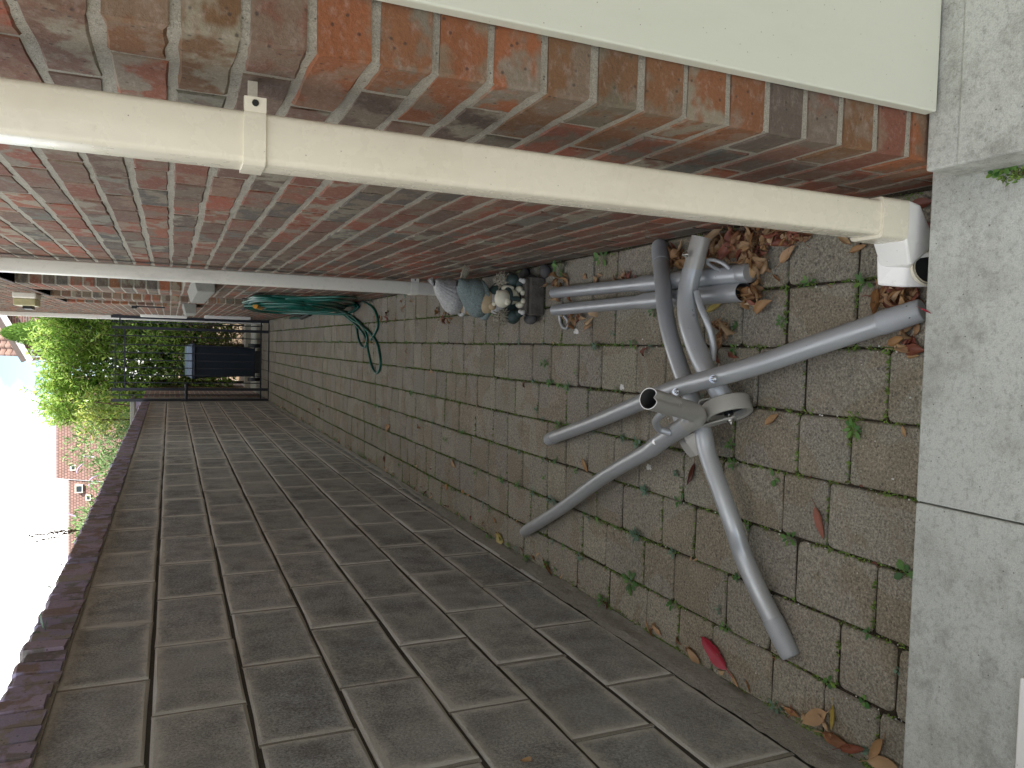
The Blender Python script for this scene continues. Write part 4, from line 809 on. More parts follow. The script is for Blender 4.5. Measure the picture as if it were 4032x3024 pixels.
def tuft(mb, p, d, L, spread, n=40, r=.0022):
    p = Vector(p); d = Vector(d).normalized()
    for _ in range(n):
        e = (d + rvec() * spread).normalized(); mb.tube([p + rvec() * .004, p + e * L * .5 + rvec() * .004, p + e * L * R.uniform(.75, 1.05)], r, 4, sub=2, radii=[r, r, r * .3])
def fluff(mb, c, r, n=140, L=.02):
    c = Vector(c)
    for _ in range(n):
        d = rvec(); q = c + Vector((d.x * r[0], d.y * r[1], d.z * r[2])); mb.tube([q - d * .006, q + d * L * .5 + rvec() * .003, q + d * L + rvec() * .006], .0026, 4, sub=2, radii=[.003, .0026, .0008])
# near ornament
gb_ = empty('garden_gnome', 'nearer gnome in a teal knitted hat with a small cream bear and wooden bench', 'gnome')
mb = MB(); mb.box(.135, .285, 2.765, 2.80, .0, .062); mb.box(.140, .280, 2.80, 2.90, .0, .055); mb.box(.14, .28, 2.778, 2.825, .0625, .078); o = mb.build('bench', 'weathered_wood', gb_); bevel(o, .005)
for x in (.145, .268): mb = MB(); mb.ell((x, 2.79, .082), (.010, .010, .010), f=lambda d: 1 + .3 * noise.noise(d * 3)); mb.ell((x + .004, 2.802, .088), (.008, .008, .009)); mb.build('cord_end', 'white_chip', gb_)
mb = MB(); mb.ell((.205, 2.905, .115), (.068, .058, .075), f=lambda d: 1 + .06 * noise.noise(d * 4)); mb.build('body', 'dark_green_cloth', gb_)
for x, s_ in ((.128, -1), (.272, 1)):
    mb = MB(); mb.ell((x, 2.845, .098 if s_ < 0 else .105), (.028, .034, .026), f=lambda d: 1 + .08 * noise.noise(d * 3)); mb.ell((x + s_ * -.012, 2.825, .085), (.016, .022, .018)); mb.build('mitten', 'dark_green_cloth', gb_)
    mb = MB(); mb.ell((x - s_ * .004, 2.875, .138), (.026, .026, .022)); fluff(mb, (x - s_ * .004, 2.875, .138), (.025, .025, .02), 150, .016); mb.build('cuff', 'beige_fur', gb_)
    mb = MB(); mb.ell((x + s_ * .005, 2.83, .03), (.022, .045, .022)); mb.build('boot', 'dark_stone', gb_)
mb = MB(); hat(mb, (.196, 2.955, .185), (.05, -.03, 1), .066, .125, 30, .022, (.055, .0, -.01)); mb.build('hat', 'teal_knit', gb_)
mb = MB(); mb.tube([(.196 + .071 * math.cos(t), 2.95 + .069 * math.sin(t), .192 + .012 * math.cos(t)) for t in [2 * math.pi * k / 24 for k in range(25)]], .010, 10, sub=3, radii=[.011] * 25); mb.build('hat_brim', 'teal_knit', gb_)
mb = MB(); tuft(mb, (.252, 2.965, .288), (.85, .1, -.45), .085, .22, 70); mb.build('tassel', 'beige_fur', gb_)
mb = MB(); mb.ell((.185, 2.905, .188), (.047, .04, .04)); mb.ell((.168, 2.868, .18), (.016, .014, .016)); mb.build('face', 'skin_stone', gb_)
mb = MB(); mb.ell((.182, 2.885, .155), (.045, .030, .038), f=lambda d: 1 + .12 * noise.noise(d * 5)); mb.build('beard', 'grey_knit', gb_)
mb = MB()
mb.ell((.208, 2.835, .118), (.032, .026, .040), f=lambda d: 1 + .03 * noise.noise(d * 4)); mb.ell((.196, 2.818, .158), (.036, .033, .032)); mb.ell((.222, 2.828, .172), (.0085, .007, .010)); mb.ell((.176, 2.835, .186), (.0085, .007, .010)); mb.ell((.184, 2.788, .15), (.015, .014, .012)); mb.ell((.176, 2.778, .153), (.006, .005, .005))
mb.ell((.236, 2.815, .09), (.014, .026, .014)); mb.ell((.176, 2.81, .088), (.014, .026, .014)); mb.ell((.24, 2.835, .13), (.012, .03, .012), Matrix.Rotation(.6, 3, 'X')); mb.ell((.222, 2.793, .083), (.011, .011, .010)); mb.ell((.190, 2.79, .082), (.011, .011, .010)); mb.build('bear', 'cream_stone', gb_)
mb = MB(); mb.tube([(.203 + .033 * math.cos(t), 2.826 + .028 * math.sin(t), .134 + .004 * math.sin(t)) for t in [2 * math.pi * k / 16 for k in range(17)]], .008, 8, sub=3); mb.ell((.198, 2.793, .112), (.010, .007, .024)); mb.build('scarf', 'dark_green_cloth', gb_)
# farther ornament
ga_ = empty('garden_gnome', 'farther garden gnome in a pale grey ribbed hat at the foot of the second downpipe', 'gnome')
mb = MB(); mb.ell((.215, 3.36, .075), (.062, .055, .08), f=lambda d: 1 + .06 * noise.noise(d * 4)); mb.build('body', 'dark_stone', ga_)
mb = MB(); mb.ell((.185, 3.315, .125), (.035, .032, .035)); mb.ell((.165, 3.285, .12), (.013, .012, .012)); mb.build('face', 'skin_stone', ga_)
mb = MB(); mb.ell((.18, 3.30, .095), (.035, .025, .04), f=lambda d: 1 + .15 * noise.noise(d * 5)); mb.build('beard', 'beige_fur', ga_)
mb = MB(); hat(mb, (.222, 3.35, .145), (.10, -.05, 1), .066, .135, 24, .085, (.05, .0, -.01)); mb.build('hat', 'grey_knit', ga_)
mb = MB(); mb.tube([(.218 + .068 * math.cos(t), 3.345 + .066 * math.sin(t), .147 + .012 * math.cos(t)) for t in [2 * math.pi * k / 24 for k in range(25)]], .009, 10, sub=3); mb.build('hat_brim', 'grey_knit', ga_)
mb = MB(); tuft(mb, (.282, 3.345, .275), (.6, .2, .35), .03, .45, 40); mb.build('tassel', 'grey_knit', ga_)
for x in (.175, .235): mb = MB(); mb.ell((x, 3.305, .025), (.022, .04, .022)); mb.build('boot', 'dark_stone', ga_)
for k_, (x, y, s_) in enumerate(((.308, 2.74, .028), (.305, 2.93, .03), (.300, 3.08, .032))):
    mb = MB(); mb.ell((x, y, s_ * .5), (s_, s_ * 1.3, s_ * .7), nu=10, nv=6, f=lambda d: 1 + .25 * noise.noise(d * 2 + Vector((k_, 0, 0)))); mb.build('stone', 'dark_stone', label=('small grey stone by the wall beside the wooden bench', 'grey stone by the wall behind the nearer gnome', 'grey stone by the wall between the two gnomes')[k_], cat='stone')

def zone(y):
    return ('near the pale step' if y < 1.45 else 'by the wheel' if y < 1.85 else 'by the far stand arms' if y < 2.45 else 'level with the bench' if y < 3.05 else 'level with the gnomes' if y < 3.9 else 'past the second downpipe' if y < 5 else 'level with the trailing hose' if y < 6.2 else 'a little past the hose' if y < 8 else 'well past the hose' if y < 10 else 'close to the gate')
ORD = ['', 'first', 'second', 'third', 'fourth', 'fifth', 'sixth', 'last']
def joint(x): return ORD[min(range(1, 8), key=lambda i: abs(PX[i] - x))]
HUE = {'dead_leaf': 'brown', 'tan_leaf': 'pale tan', 'russet_leaf': 'reddish brown', 'dark_leaf': 'dark brown', 'yellow_leaf': 'yellowish'}
# ---------------------------------------------------------------- fallen leaves
def leaf_mesh(L, W, curl, cup, twist, seed, mat, serr=0.0, stem=.25):
    r = random.Random(seed); mb = MB(); nu, nv = 7, 4; vs = []
    for i in range(nu + 1):
        t = i / nu; wv_ = W / 2 * (math.sin(math.pi * t ** .85) ** .8 if 0 < t < 1 else 0) * (1 + r.uniform(-serr, serr))
        ang = curl * (t - .5); yy = (math.sin(ang) / curl if abs(curl) > .01 else t - .5) * L; zz = ((1 - math.cos(ang)) / curl if abs(curl) > .01 else 0) * L
        for j in range(nv + 1):
            s_ = (j / nv - .5) * 2; x = s_ * wv_ * math.cos(cup * abs(s_)); z = zz + abs(s_) * wv_ * math.sin(cup) + r.uniform(-1, 1) * L * .015; tw = twist * (t - .5)
            vs.append((x * math.cos(tw) - z * math.sin(tw) * .5, yy, z * math.cos(tw) + x * math.sin(tw)))
    n = nv + 1; mb.add(vs, [(i * n + j, i * n + j + 1, (i + 1) * n + j + 1, (i + 1) * n + j) for i in range(nu) for j in range(nv)], 0, True)
    y0, z0 = vs[2][1], vs[2][2]; mb.tube([(0, y0, z0), (W * .03, y0 - L * stem * .5, z0 + L * .02), (W * .1, y0 - L * stem, z0 + L * .05)], L * .012, 4, sub=2, cap=False)
    mz = min(v[2] for v in mb.v); mb.v = [(v[0], v[1], v[2] - mz) for v in mb.v]; return mb.mesh('leaf', mat)
LV = {}
for mt in ('dead_leaf', 'tan_leaf', 'russet_leaf', 'dark_leaf', 'yellow_leaf'):
    LV[mt] = [leaf_mesh(.06, R.uniform(.022, .034), R.uniform(.3, 2.6) * R.choice((1, -1)), R.uniform(.2, 1.3) * R.choice((1, 1, -1)), R.uniform(-1.6, 1.6), 100 + k, mt, .2) for k in range(10)]
def leaf(p, rz, mt, s=1.0, lab=None, grp=None, tilt=.25, z=None, shape=None, cat='leaf'):
    me = shape or R.choice(LV[mt]); o = link('fallen_leaf', me, None, (p[0], p[1], (p[2] if z is None else z) + .001), lab, cat, grp)
    o.rotation_euler = (R.uniform(-tilt, tilt), R.uniform(-tilt, tilt), rz); o.scale = (s, s, s); return o
def two(a, b): a = Vector(a); b = Vector(b); return (a + b) / 2, math.atan2(b.y - a.y, b.x - a.x) - math.pi / 2, (b - a).length / .06
def leafAB(a, b, mt, lab, W=.03, curl=.6, cup=.5, twist=.3, flat=0, seed=1, cat='leaf'):
    c, rz, s_ = two(a, b); me = leaf_mesh(.06, W, curl, cup, twist, seed, mt, .06); o = link('fallen_leaf', me, None, (c.x, c.y, .001), lab, cat); o.rotation_euler = (0, 0, rz); o.scale = (s_,) * 3; return o
leafAB((-0.825, 1.598, 0), (-0.775, 1.711, 0), 'red_leaf', 'large glossy crimson leaf near the block wall', .026, .35, .35, .1, seed=11)
leafAB((-0.337, 1.325, 0), (-0.407, 1.296, 0), 'russet_leaf', 'smooth dark russet leaf lying alone on a paver right of the stand', .022, .3, .4, .1, seed=12)
leafAB((-0.302, 1.762, 0), (-0.372, 1.795, 0), 'dark_leaf', 'curled glossy dark brown leaf just left of the straight lower leg of the stand', .022, 1.2, .9, .5, seed=13)
leafAB((-0.379, 2.408, 0), (-0.425, 2.37, 0), 'dead_leaf', 'orange-brown leaf between the two left arms of the stand', .028, .8, .8, .2, seed=14)
leafAB((-0.79, 1.263, 0), (-0.846, 1.334, 0), 'tan_leaf', 'pale tan crinkled leaf by the block wall near the step', .024, .5, .3, .2, seed=15)
leafAB((-0.762, 1.245, 0), (-0.825, 1.248, 0), 'yellow_leaf', 'narrow yellow-brown leaf by the pale tan one near the step', .016, .8, .8, .3, seed=16)
leafAB((-0.84, 1.273, 0), (-0.835, 1.192, 0), 'dead_leaf', 'long brown leaf against the block wall near the step', .026, .6, .7, .2, seed=17)
leafAB((-0.775, 1.109, 0), (-0.836, 1.145, 0), 'dead_leaf', 'curled brown leaf touching the corner between step and block wall', .026, 1.2, .8, .5, seed=18)
leafAB((-0.841, 1.148, 0), (-0.816, 1.073, 0), 'tan_leaf', 'broad tan leaf at the corner between step and block wall', .026, .9, .4, .2, seed=19)
leafAB((-0.85, 1.221, 0), (-0.819, 1.153, 0), 'russet_leaf', 'small russet leaf by the sprouts next to the step corner', .022, .8, .8, .3, seed=20)
leafAB((-0.821, 1.529, 0), (-0.854, 1.509, 0), 'dead_leaf', 'thin curled brown leaf on edge by the crimson leaf', .016, 1.0, 1.2, .3, seed=21)
leafAB((-0.826, 1.587, 0), (-0.856, 1.553, 0), 'tan_leaf', 'pointed tan leaf under the tip of the crimson leaf', .024, .8, .9, .3, seed=22)
leafAB((-0.826, 1.766, 0), (-0.854, 1.706, 0), 'tan_leaf', 'crumpled grey-brown leaf between moss and crimson leaf', .034, 1.4, .8, .8, seed=23)
leafAB((-0.83, 1.393, 0), (-0.836, 1.339, 0), 'dead_leaf', 'folded orange-tan leaf beside the small clover at the block wall', .028, 1.2, 1.0, .6, seed=24)
leafAB((-0.822, 1.985, 0), (-0.852, 1.965, 0), 'tan_leaf', 'narrow tan leaf standing by the block wall left of the moss', .022, .6, 1.1, .3, seed=25)
leafAB((-0.822, 1.941, 0), (-0.841, 1.896, 0), 'tan_leaf', 'hollow curled tan leaf above the wall moss', .03, 1.6, .8, .6, seed=26)
leafAB((-0.816, 2.695, 0), (-0.862, 2.615, 0), 'dead_leaf', 'long rolled brown leaf at the foot of the block wall below the brace end', .018, .7, 1.3, .3, seed=27)
leafAB((-0.835, 3.178, 0), (-0.848, 3.098, 0), 'yellow_leaf', 'rounded yellow-green leaf at the foot of the block wall near the brace end', .045, .4, .4, .2, seed=28)
leafAB((-0.761, 3.223, 0), (-0.786, 3.181, 0), 'dead_leaf', 'small bent orange leaf left of the brace end', .02, 1.2, .8, .3, seed=29)
leafAB((-0.581, 3.799, 0), (-0.616, 3.744, 0), 'tan_leaf', 'pale pointed leaf in the middle of the paving, left of the stand', .035, .6, .7, .2, seed=30)
leafAB((-0.75, 5.193, 0), (-0.794, 5.171, 0), 'russet_leaf', 'rosy brown leaf near the block wall, halfway down the alley', .04, .6, .7, .2, seed=31)
leafAB((-0.568, 5.132, 0), (-0.529, 5.028, 0), 'tan_leaf', 'pale leaf beside the large dandelion-like weed', .035, .6, .7, .2, seed=32)
leafAB((-0.168, 1.498, 0), (-0.139, 1.451, 0), 'dead_leaf', 'tan leaf on the paver beside the wheel', .024, .6, .6, .2, seed=33)
leafAB((-0.133, 1.107, -0), (-0.156, 1.098, 0), 'dead_leaf', 'small brown leaf beside the step joint', .03, .8, .6, .2, seed=34)
leafAB((0.224, 1.468, 0), (0.262, 1.419, 0), 'tan_leaf', 'folded pale brown leaf lying apart at the right of the leaf drift', .030, .6, .6, .2, seed=35)
leafAB((0.202, 1.492, 0.01), (0.178, 1.464, 0.01), 'dead_leaf', 'twisted orange leaf at the open pole end', .02, 1.2, 1.0, .6, seed=36)
leafAB((0.162, 1.57, 0.03), (0.165, 1.519, 0.02), 'tan_leaf', 'broad tan leaf stuck in the mouth of the open pole', .036, .8, .6, .5, seed=37)
leafAB((0.117, 1.741, 0), (0.137, 1.675, 0), 'yellow_leaf', 'yellow-brown curved leaf beside the open pole', .022, .9, .8, .4, seed=38)
leafAB((0.088, 1.71, 0), (0.066, 1.688, 0), 'russet_leaf', 'pinkish brown leaf beneath the thin rod of the stand', .03, .5, .6, .3, seed=39)
leafAB((0.077, 1.686, 0), (0.067, 1.638, 0), 'tan_leaf', 'broad curled tan leaf below the leaf drift, beside the thin rod', .04, .8, .6, .3, seed=40)
leafAB((0.141, 1.168, -0), (0.115, 1.101, 0), 'russet_leaf', 'big dull red leaf under the mouth of the white shoe', .024, .4, .3, .2, seed=41)
leafAB((0.125, 1.135, 0.01), (0.113, 1.066, 0.01), 'dead_leaf', 'long brown leaf between the white shoe and the leg foot', .02, .7, .8, .3, seed=42)
leafAB((0.128, 1.191, 0), (0.105, 1.161, 0), 'tan_leaf', 'wrinkled tan leaf touching the big dull red leaf', .03, .9, .7, .5, seed=43)
leafAB((0.016, 1.115, 0), (0.052, 1.085, 0), 'russet_leaf', 'rolled dark red leaf below the leg foot near the step', .02, 1.8, 1.2, .4, seed=44)
leafAB((0.03, 1.15, -0), (0.044, 1.108, 0), 'dead_leaf', 'ragged orange-brown leaf under the leg foot', .036, 1.2, .8, .6, seed=45)
leafAB((0.006, 1.105, 0), (0.009, 1.075, 0), 'dead_leaf', 'folded brown leaf half under the step edge', .03, .8, .9, .4, seed=46)
leafAB((0.229, 1.258, 0), (0.239, 1.213, -0), 'dead_leaf', 'brown leaf sticking out beside the white shoe', .03, .8, .9, .4, seed=47)
leafAB((0.275, 1.291, 0), (0.244, 1.255, 0), 'tan_leaf', 'ochre cupped leaf left of the white shoe', .034, .8, .9, .4, seed=48)
leafAB((0.271, 1.085, 0.05), (0.222, 1.046, 0.05), 'russet_leaf', 'large red-brown leaf propped on top of the shoe', .034, .6, .5, .3, seed=49)
leafAB((0.306, 1.115, 0.02), (0.306, 1.06, 0.02), 'russet_leaf', 'red leaf tucked behind the shoe against the brick corner', .028, .5, .5, .3, seed=50)
DR = 'drift of fallen leaves along the house wall'
drl = 'dead leaf in the drift between the house wall and the poles'
def scat(n, quad, mts, lab, grp, smin=.8, smax=1.4, zmax=.0):
    a, b, c, d = [Vector(q) for q in quad]
    for _ in range(n):
        u, v = R.random(), R.random(); p = a.lerp(b, u).lerp(d.lerp(c, u), v); z = R.random() ** 1.2 * zmax
        mt = R.choice(mts); leaf((p.x, p.y, z), R.uniform(0, 6.28), mt, R.uniform(smin, smax), HUE[mt] + ' ' + lab, grp, tilt=.3 + (.75 if zmax else 0))
MT = ['dead_leaf', 'dead_leaf', 'dead_leaf', 'tan_leaf', 'tan_leaf', 'russet_leaf']
LIT = MB()
def litter(n, quad, smin, smax, zmax, pos=None):
    for _ in range(n):
        if pos: p = Vector(pos())
        else:
            a, b, c, d = [Vector(q) for q in quad]; u, v = R.random(), R.random(); p = a.lerp(b, u).lerp(d.lerp(c, u), v)
        k = R.randrange(3); me = LV[('dead_leaf', 'tan_leaf', 'russet_leaf')[k]][R.randrange(10)]; T = Matrix.LocRotScale(Vector((p.x, p.y, p.z + .001 + R.random() * zmax)), Euler((R.uniform(-.7, .7), R.uniform(-.7, .7), R.uniform(0, 6.28))), Vector((1, 1, 1)) * R.uniform(smin, smax))
        LIT.add([T.__matmul__(v.co) for v in me.vertices], [tuple(q.vertices) for q in me.polygons], k, True)
litter(75, ((0.309, 1.795, 0), (0.315, 1.599, 0), (0.26, 1.513, 0), (0.253, 1.731, 0)), .6, 1.1, .012)
litter(50, ((0.318, 1.587, 0), (0.298, 1.376, 0), (0.272, 1.375, 0), (0.271, 1.533, 0)), .6, 1.1, .012)
litter(20, ((0.147, 1.175, 0), (0.157, 1.079, 0), (0.098, 1.076, 0), (0.107, 1.166, -0)), .6, 1.1, .01)
scat(42, ((0.303, 1.776, 0), (0.311, 1.599, 0), (0.261, 1.521, 0), (0.257, 1.731, 0)), MT, drl, DR, .8, 1.25, .035)
scat(24, ((0.315, 1.586, 0), (0.298, 1.387, 0), (0.271, 1.375, 0), (0.271, 1.533, 0)), MT, drl, DR, .7, 1.2, .03)
scat(22, ((0.257, 1.583, 0), (0.257, 1.518, 0), (0.2, 1.505, 0), (0.197, 1.572, 0)), MT, drl, DR, .8, 1.2, .02)
scat(14, ((0.18, 1.578, 0), (0.176, 1.516, 0), (0.12, 1.51, 0), (0.127, 1.565, 0)), MT, 'dead leaf heaped at the ends of the two poles', 'leaves heaped at the pole ends', .8, 1.3, .018)
scat(12, ((0.085, 1.715, 0), (0.094, 1.648, 0), (0.034, 1.633, 0), (0.021, 1.688, 0)), ['dead_leaf', 'tan_leaf'], 'leaf in the small heap beside the bent arm of the stand', 'small leaf heap beside the bent arm', .7, 1.1, .012)
scat(16, ((0.31, 1.946, 0), (0.308, 1.839, 0), (0.246, 1.864, 0), (0.251, 1.925, 0)), MT, 'dead leaf between the leg end and the bent arm by the house wall', 'leaves between leg end and arm', .6, 1.1, .012)
scat(26, ((0.292, 2.856, 0), (0.303, 2.593, 0), (0.186, 2.5, 0), (0.199, 2.774, 0)), MT, 'leaf beside the far ends of the two poles', 'leaves at the far pole ends', .55, .95, .012)
scat(16, ((0.139, 2.605, 0), (0.136, 2.357, 0), (0.07, 2.362, 0), (0.097, 2.558, 0)), MT, 'leaf below the small ring of the open pole', 'leaves by the small ring', .6, .95, .008)
scat(14, ((0.269, 2.484, 0), (0.251, 2.072, 0), (0.22, 2.055, 0), (0.247, 2.442, 0)), MT, 'small leaf in the strip between house wall and poles', 'leaves in the strip by the poles', .4, .8, .0)
scat(14, ((0.39, 6.011, 0), (0.303, 4.362, 0), (0.162, 3.913, 0), (0.158, 5.591, 0)), MT, 'small leaf near the trailing hose and the second downpipe', 'leaves around the hose end', .6, 1.1, 0)
scat(8, ((0.189, 4.052, 0), (0.183, 3.87, 0), (0.132, 3.866, 0), (0.136, 4.048, 0)), ['russet_leaf', 'dead_leaf'], 'leaf clustered in front of the farther gnome', 'leaves in front of the farther gnome', .6, .9, .006)
scat(9, ((0.08, 5.847, 0), (0.078, 5.543, 0), (0.009, 5.497, 0), (0.008, 5.752, 0)), MT, 'leaf in the little heap inside the hose loop', 'leaves inside the hose loop', .6, .9, .006)
scat(9, ((0.147, 1.175, 0), (0.152, 1.082, 0), (0.098, 1.079, 0), (0.107, 1.166, -0)), MT, 'leaf in the small heap between the white shoe and the leg foot', 'leaves between shoe and leg foot', .8, 1.3, .012)
scat(8, ((0.067, 1.131, 0), (0.066, 1.08, -0), (-0.002, 1.075, 0), (0.019, 1.115, 0)), MT, 'leaf in the corner between the leg foot and the step', 'leaves by the leg foot', .6, 1.0, .01)
for p in ((-0.03, 4.681, 0), (-0.139, 4.175, 0), (0.215, 5.166, 0), (-0.19, 9.454, 0), (-0.618, 9.757, 0), (-0.642, 9.14, 0), (-0.642, 7.782, 0), (-0.641, 7.518, 0), (-0.144, 2.917, 0), (-0.71, 4.418, 0), (-0.684, 4.141, 0), (-0.718, 3.634, 0), (-0.722, 3.545, 0), (-0.734, 3.865, 0), (-0.749, 3.932, 0), (-0.646, 7.72, 0), (-0.469, 4.393, 0), (0.002, 2.034, 0), (-0.008, 1.69, 0), (0.001, 1.629, 0), (0.011, 1.396, 0)):
    mt = R.choice(['tan_leaf', 'dead_leaf', 'russet_leaf']); leaf(p, R.uniform(0, 6.28), mt, R.uniform(.5, .85), 'small ' + HUE[mt] + ' leaf lying singly by the ' + joint(p[0]) + ' joint, ' + zone(p[1]), 'single leaves scattered over the pavers')
litter(46, None, .3, .7, 0, lambda: (R.uniform(-.85, -.825), 1.25 + 10 * R.random() ** 1.6, 0))
litter(60, None, .15, .38, 0, lambda: (R.choice(PX[1:8]) + R.uniform(-.008, .008), 1.1 + 9 * R.random() ** 1.4, -.003))
LIT.build('leaf_litter', ['dead_leaf', 'tan_leaf', 'russet_leaf'], label='crumbled dead leaf litter along the wall foot and in the paver joints', kind='stuff')
for i in range(22):
    y = 1.25 + 10 * R.random() ** 1.6; mt = R.choice(MT); leaf((R.uniform(-.845, -.815), y, 0), R.uniform(0, 6.28), mt, R.uniform(.35, .8), 'small ' + HUE[mt] + ' leaf at the foot of the block wall, ' + zone(y), 'leaves along the foot of the block wall', tilt=.5)
for i in range(10):
    y = 1.2 + 9 * R.random() ** 1.4; mt = R.choice(MT); x = R.choice(PX[1:8]) + R.uniform(-.01, .01); leaf((x, y, -.002), R.uniform(0, 6.28), mt, R.uniform(.2, .4), 'tiny ' + HUE[mt] + ' scrap in the ' + joint(x) + ' joint, ' + zone(y), 'leaf scraps in the joints', tilt=.5)
o = leafAB((-0.862, 1.42, 0.681), (-0.862, 1.453, 0.642), 'dead_leaf', 'orange leaf caught on the face of the block wall at the near end', .03, .5, .5, .2, seed=61); o.location = (-0.866, 1.441, 0.659); o.rotation_euler = (0, 1.3, .4); o.scale = (.8, .8, .8)
leafAB((.02, 1.0, 0), (.008, .975, 0), 'red_leaf', 'tiny dark red leaf scrap on the edge of the pale step', .010, .8, .8, .3, seed=60).location = (0.089, 0.988, 0.101)

# ---------------------------------------------------------------- weeds
def oval(mb, p, d, up, L, W):                   # rounded leaf with a little stalk
    d = d.normalized(); s_ = d.cross(up).normalized(); nn = s_.cross(d); pr_ = [(.0, .04), (.25, .10), (.4, .7), (.6, 1), (.8, .85), (.95, .4), (1, .02)]; vs = []
    for t, w_ in pr_:
        c = p + d * L * t + nn * (-L * .22 * t * t + L * .06 * t); vs += [c + s_ * W / 2 * w_ + nn * W * .08 * w_, c, c - s_ * W / 2 * w_ + nn * W * .08 * w_]
    mb.add(vs, [f for i in range(len(pr_) - 1) for f in ((i * 3, i * 3 + 1, i * 3 + 4, i * 3 + 3), (i * 3 + 1, i * 3 + 2, i * 3 + 5, i * 3 + 4))], 0, True)
def rosette(n, L, W, rise, seed, stem=0.0):
    mb = MB(); r = random.Random(seed)
    for k in range(n):
        a = 2.4 * k + r.uniform(-.3, .3); q = .55 + .45 * k / n; el = rise * (1 - .7 * k / n) + r.uniform(-.1, .15)
        d = Vector((math.cos(a) * math.cos(el), math.sin(a) * math.cos(el), math.sin(el) + .05)); oval(mb, Vector((0, 0, .002 + stem * r.random())), d, Vector((0, 0, 1)), L * q * r.uniform(.8, 1.1), W * q)
    return mb
WV = [rosette(R.randint(7, 12), .030, R.uniform(.010, .015), .7, 500 + k, .012).mesh('weed', 'weed_leaf' if k % 3 else 'grey_weed') for k in range(9)]
def weed(p, s, lab, grp=None, me=None, name='weed'):
    o = link(name, me or R.choice(WV), None, (p[0], p[1], -.002), lab, 'weed', grp); o.rotation_euler = (R.uniform(-.15, .15), R.uniform(-.15, .15), R.uniform(0, 6.28)); o.scale = (s * .82, s * .82, s * .8); return o
weed((-0.571, 2.041, 0), 1.5, 'leafy rosette in a joint between the brace and the block wall')
weed((-0.424, 1.831, 0), 1.15, 'green rosette between the brace and the lower leg of the stand')
weed((-0.728, 1.85, 0), 1.05, 'small round-leaved weed left of the lower leg foot')
weed((-0.716, 1.614, 0), .95, 'round-leaved seedling beside the tip of the crimson leaf')
weed((-0.296, 1.46, 0), 1.3, 'bright green two-leaved seedling right of the lower leg of the stand', me=rosette(3, .03, .02, .3, 31).mesh('weed', 'weed_leaf'))
weed((-0.427, 1.085, 0), 1.35, 'light green three-leaved weed at the step edge', me=rosette(4, .036, .02, .5, 32).mesh('weed', 'weed_leaf'))
weed((-0.721, 1.267, 0), 1.0, 'star-shaped bright green weed near the block wall', me=rosette(6, .028, .013, .4, 33).mesh('weed', 'weed_leaf'))
weed((-0.843, 1.415, 0), 1.2, 'small clover at the foot of the block wall near the tan leaves')
weed((-0.724, 1.171, 0), 1.0, 'pair of round clover leaves in the joint near the step', me=rosette(4, .026, .02, .3, 34).mesh('weed', 'weed_leaf'))
weed((-0.828, 1.153, 0), .9, 'grey-green sprout among the leaves in the step corner', me=rosette(4, .026, .016, .6, 35).mesh('weed', 'grey_weed'))
weed((-0.628, 1.091, 0), .75, 'single grey-green seedling in a cross joint near the step', me=rosette(3, .026, .016, .4, 36).mesh('weed', 'grey_weed'))
weed((-0.575, 1.162, 0), .8, 'small plant in a joint between the lower leg foot and the step')
o = weed((-0.73, 2.083, 0), 1.0, 'long light-green weed with two big leaves near the block wall', me=rosette(9, .07, .022, .3, 37).mesh('weed', 'weed_leaf'))
weed((-0.598, 5.28, 0), 1.0, 'dandelion-like weed with long leaves, halfway down the alley', me=rosette(5, .15, .03, .35, 38).mesh('weed', 'weed_leaf'))
weed((-0.869, 2.846, 0), 1.4, 'bushy green weed at the foot of the block wall below the brace end')
weed((-0.841, 2.24, 0), 1.5, 'leggy green weed at the foot of the block wall')
weed((-0.869, 3.241, -0), 1.5, 'dark green weed hugging the block wall beside the yellow-green leaf')
weed((-0.884, 4.609, 0), 1.6, 'spreading weed at the foot of the block wall, halfway down the alley')
weed((0.32, 2.617, 0), 2.1, 'tall bright green weed at the house wall beyond the pole ends')
weed((0.319, 2.312, 0), 1.7, 'low green weed at the foot of the house wall beside the leg end')
weed((0.161, 1.213, 0), 1.2, 'green weed in the joint beside the white shoe')
weed((0.172, 1.374, 0), .9, 'small weed in the paver joint right of the pole ends')
weed((-0.15, 1.225, 0), 1.2, 'dark green mossy tuft in the broken paver corner', me=None)
weed((-0.124, 1.749, 0), .9, 'dark green weed seen between the leg and the wheel of the stand')
weed((0.318, 0.856, 0.1), 1.1, 'bright green weed in the gap between the step and the higher slab').location.z = .1
weed((0.313, 0.871, 0.1), .8, 'small weed in the gap between the step and the higher slab, nearer the brick corner').location.z = .1
pts = [(0, 'R4', x, y) for x, y in ((780, 1355), (860, 1350), (1060, 790), (1040, 1040), (270, 1160), (500, 1220), (420, 1330), (210, 1500), (260, 1570), (930, 1060), (1680, 870), (1980, 870), (1670, 1040))]
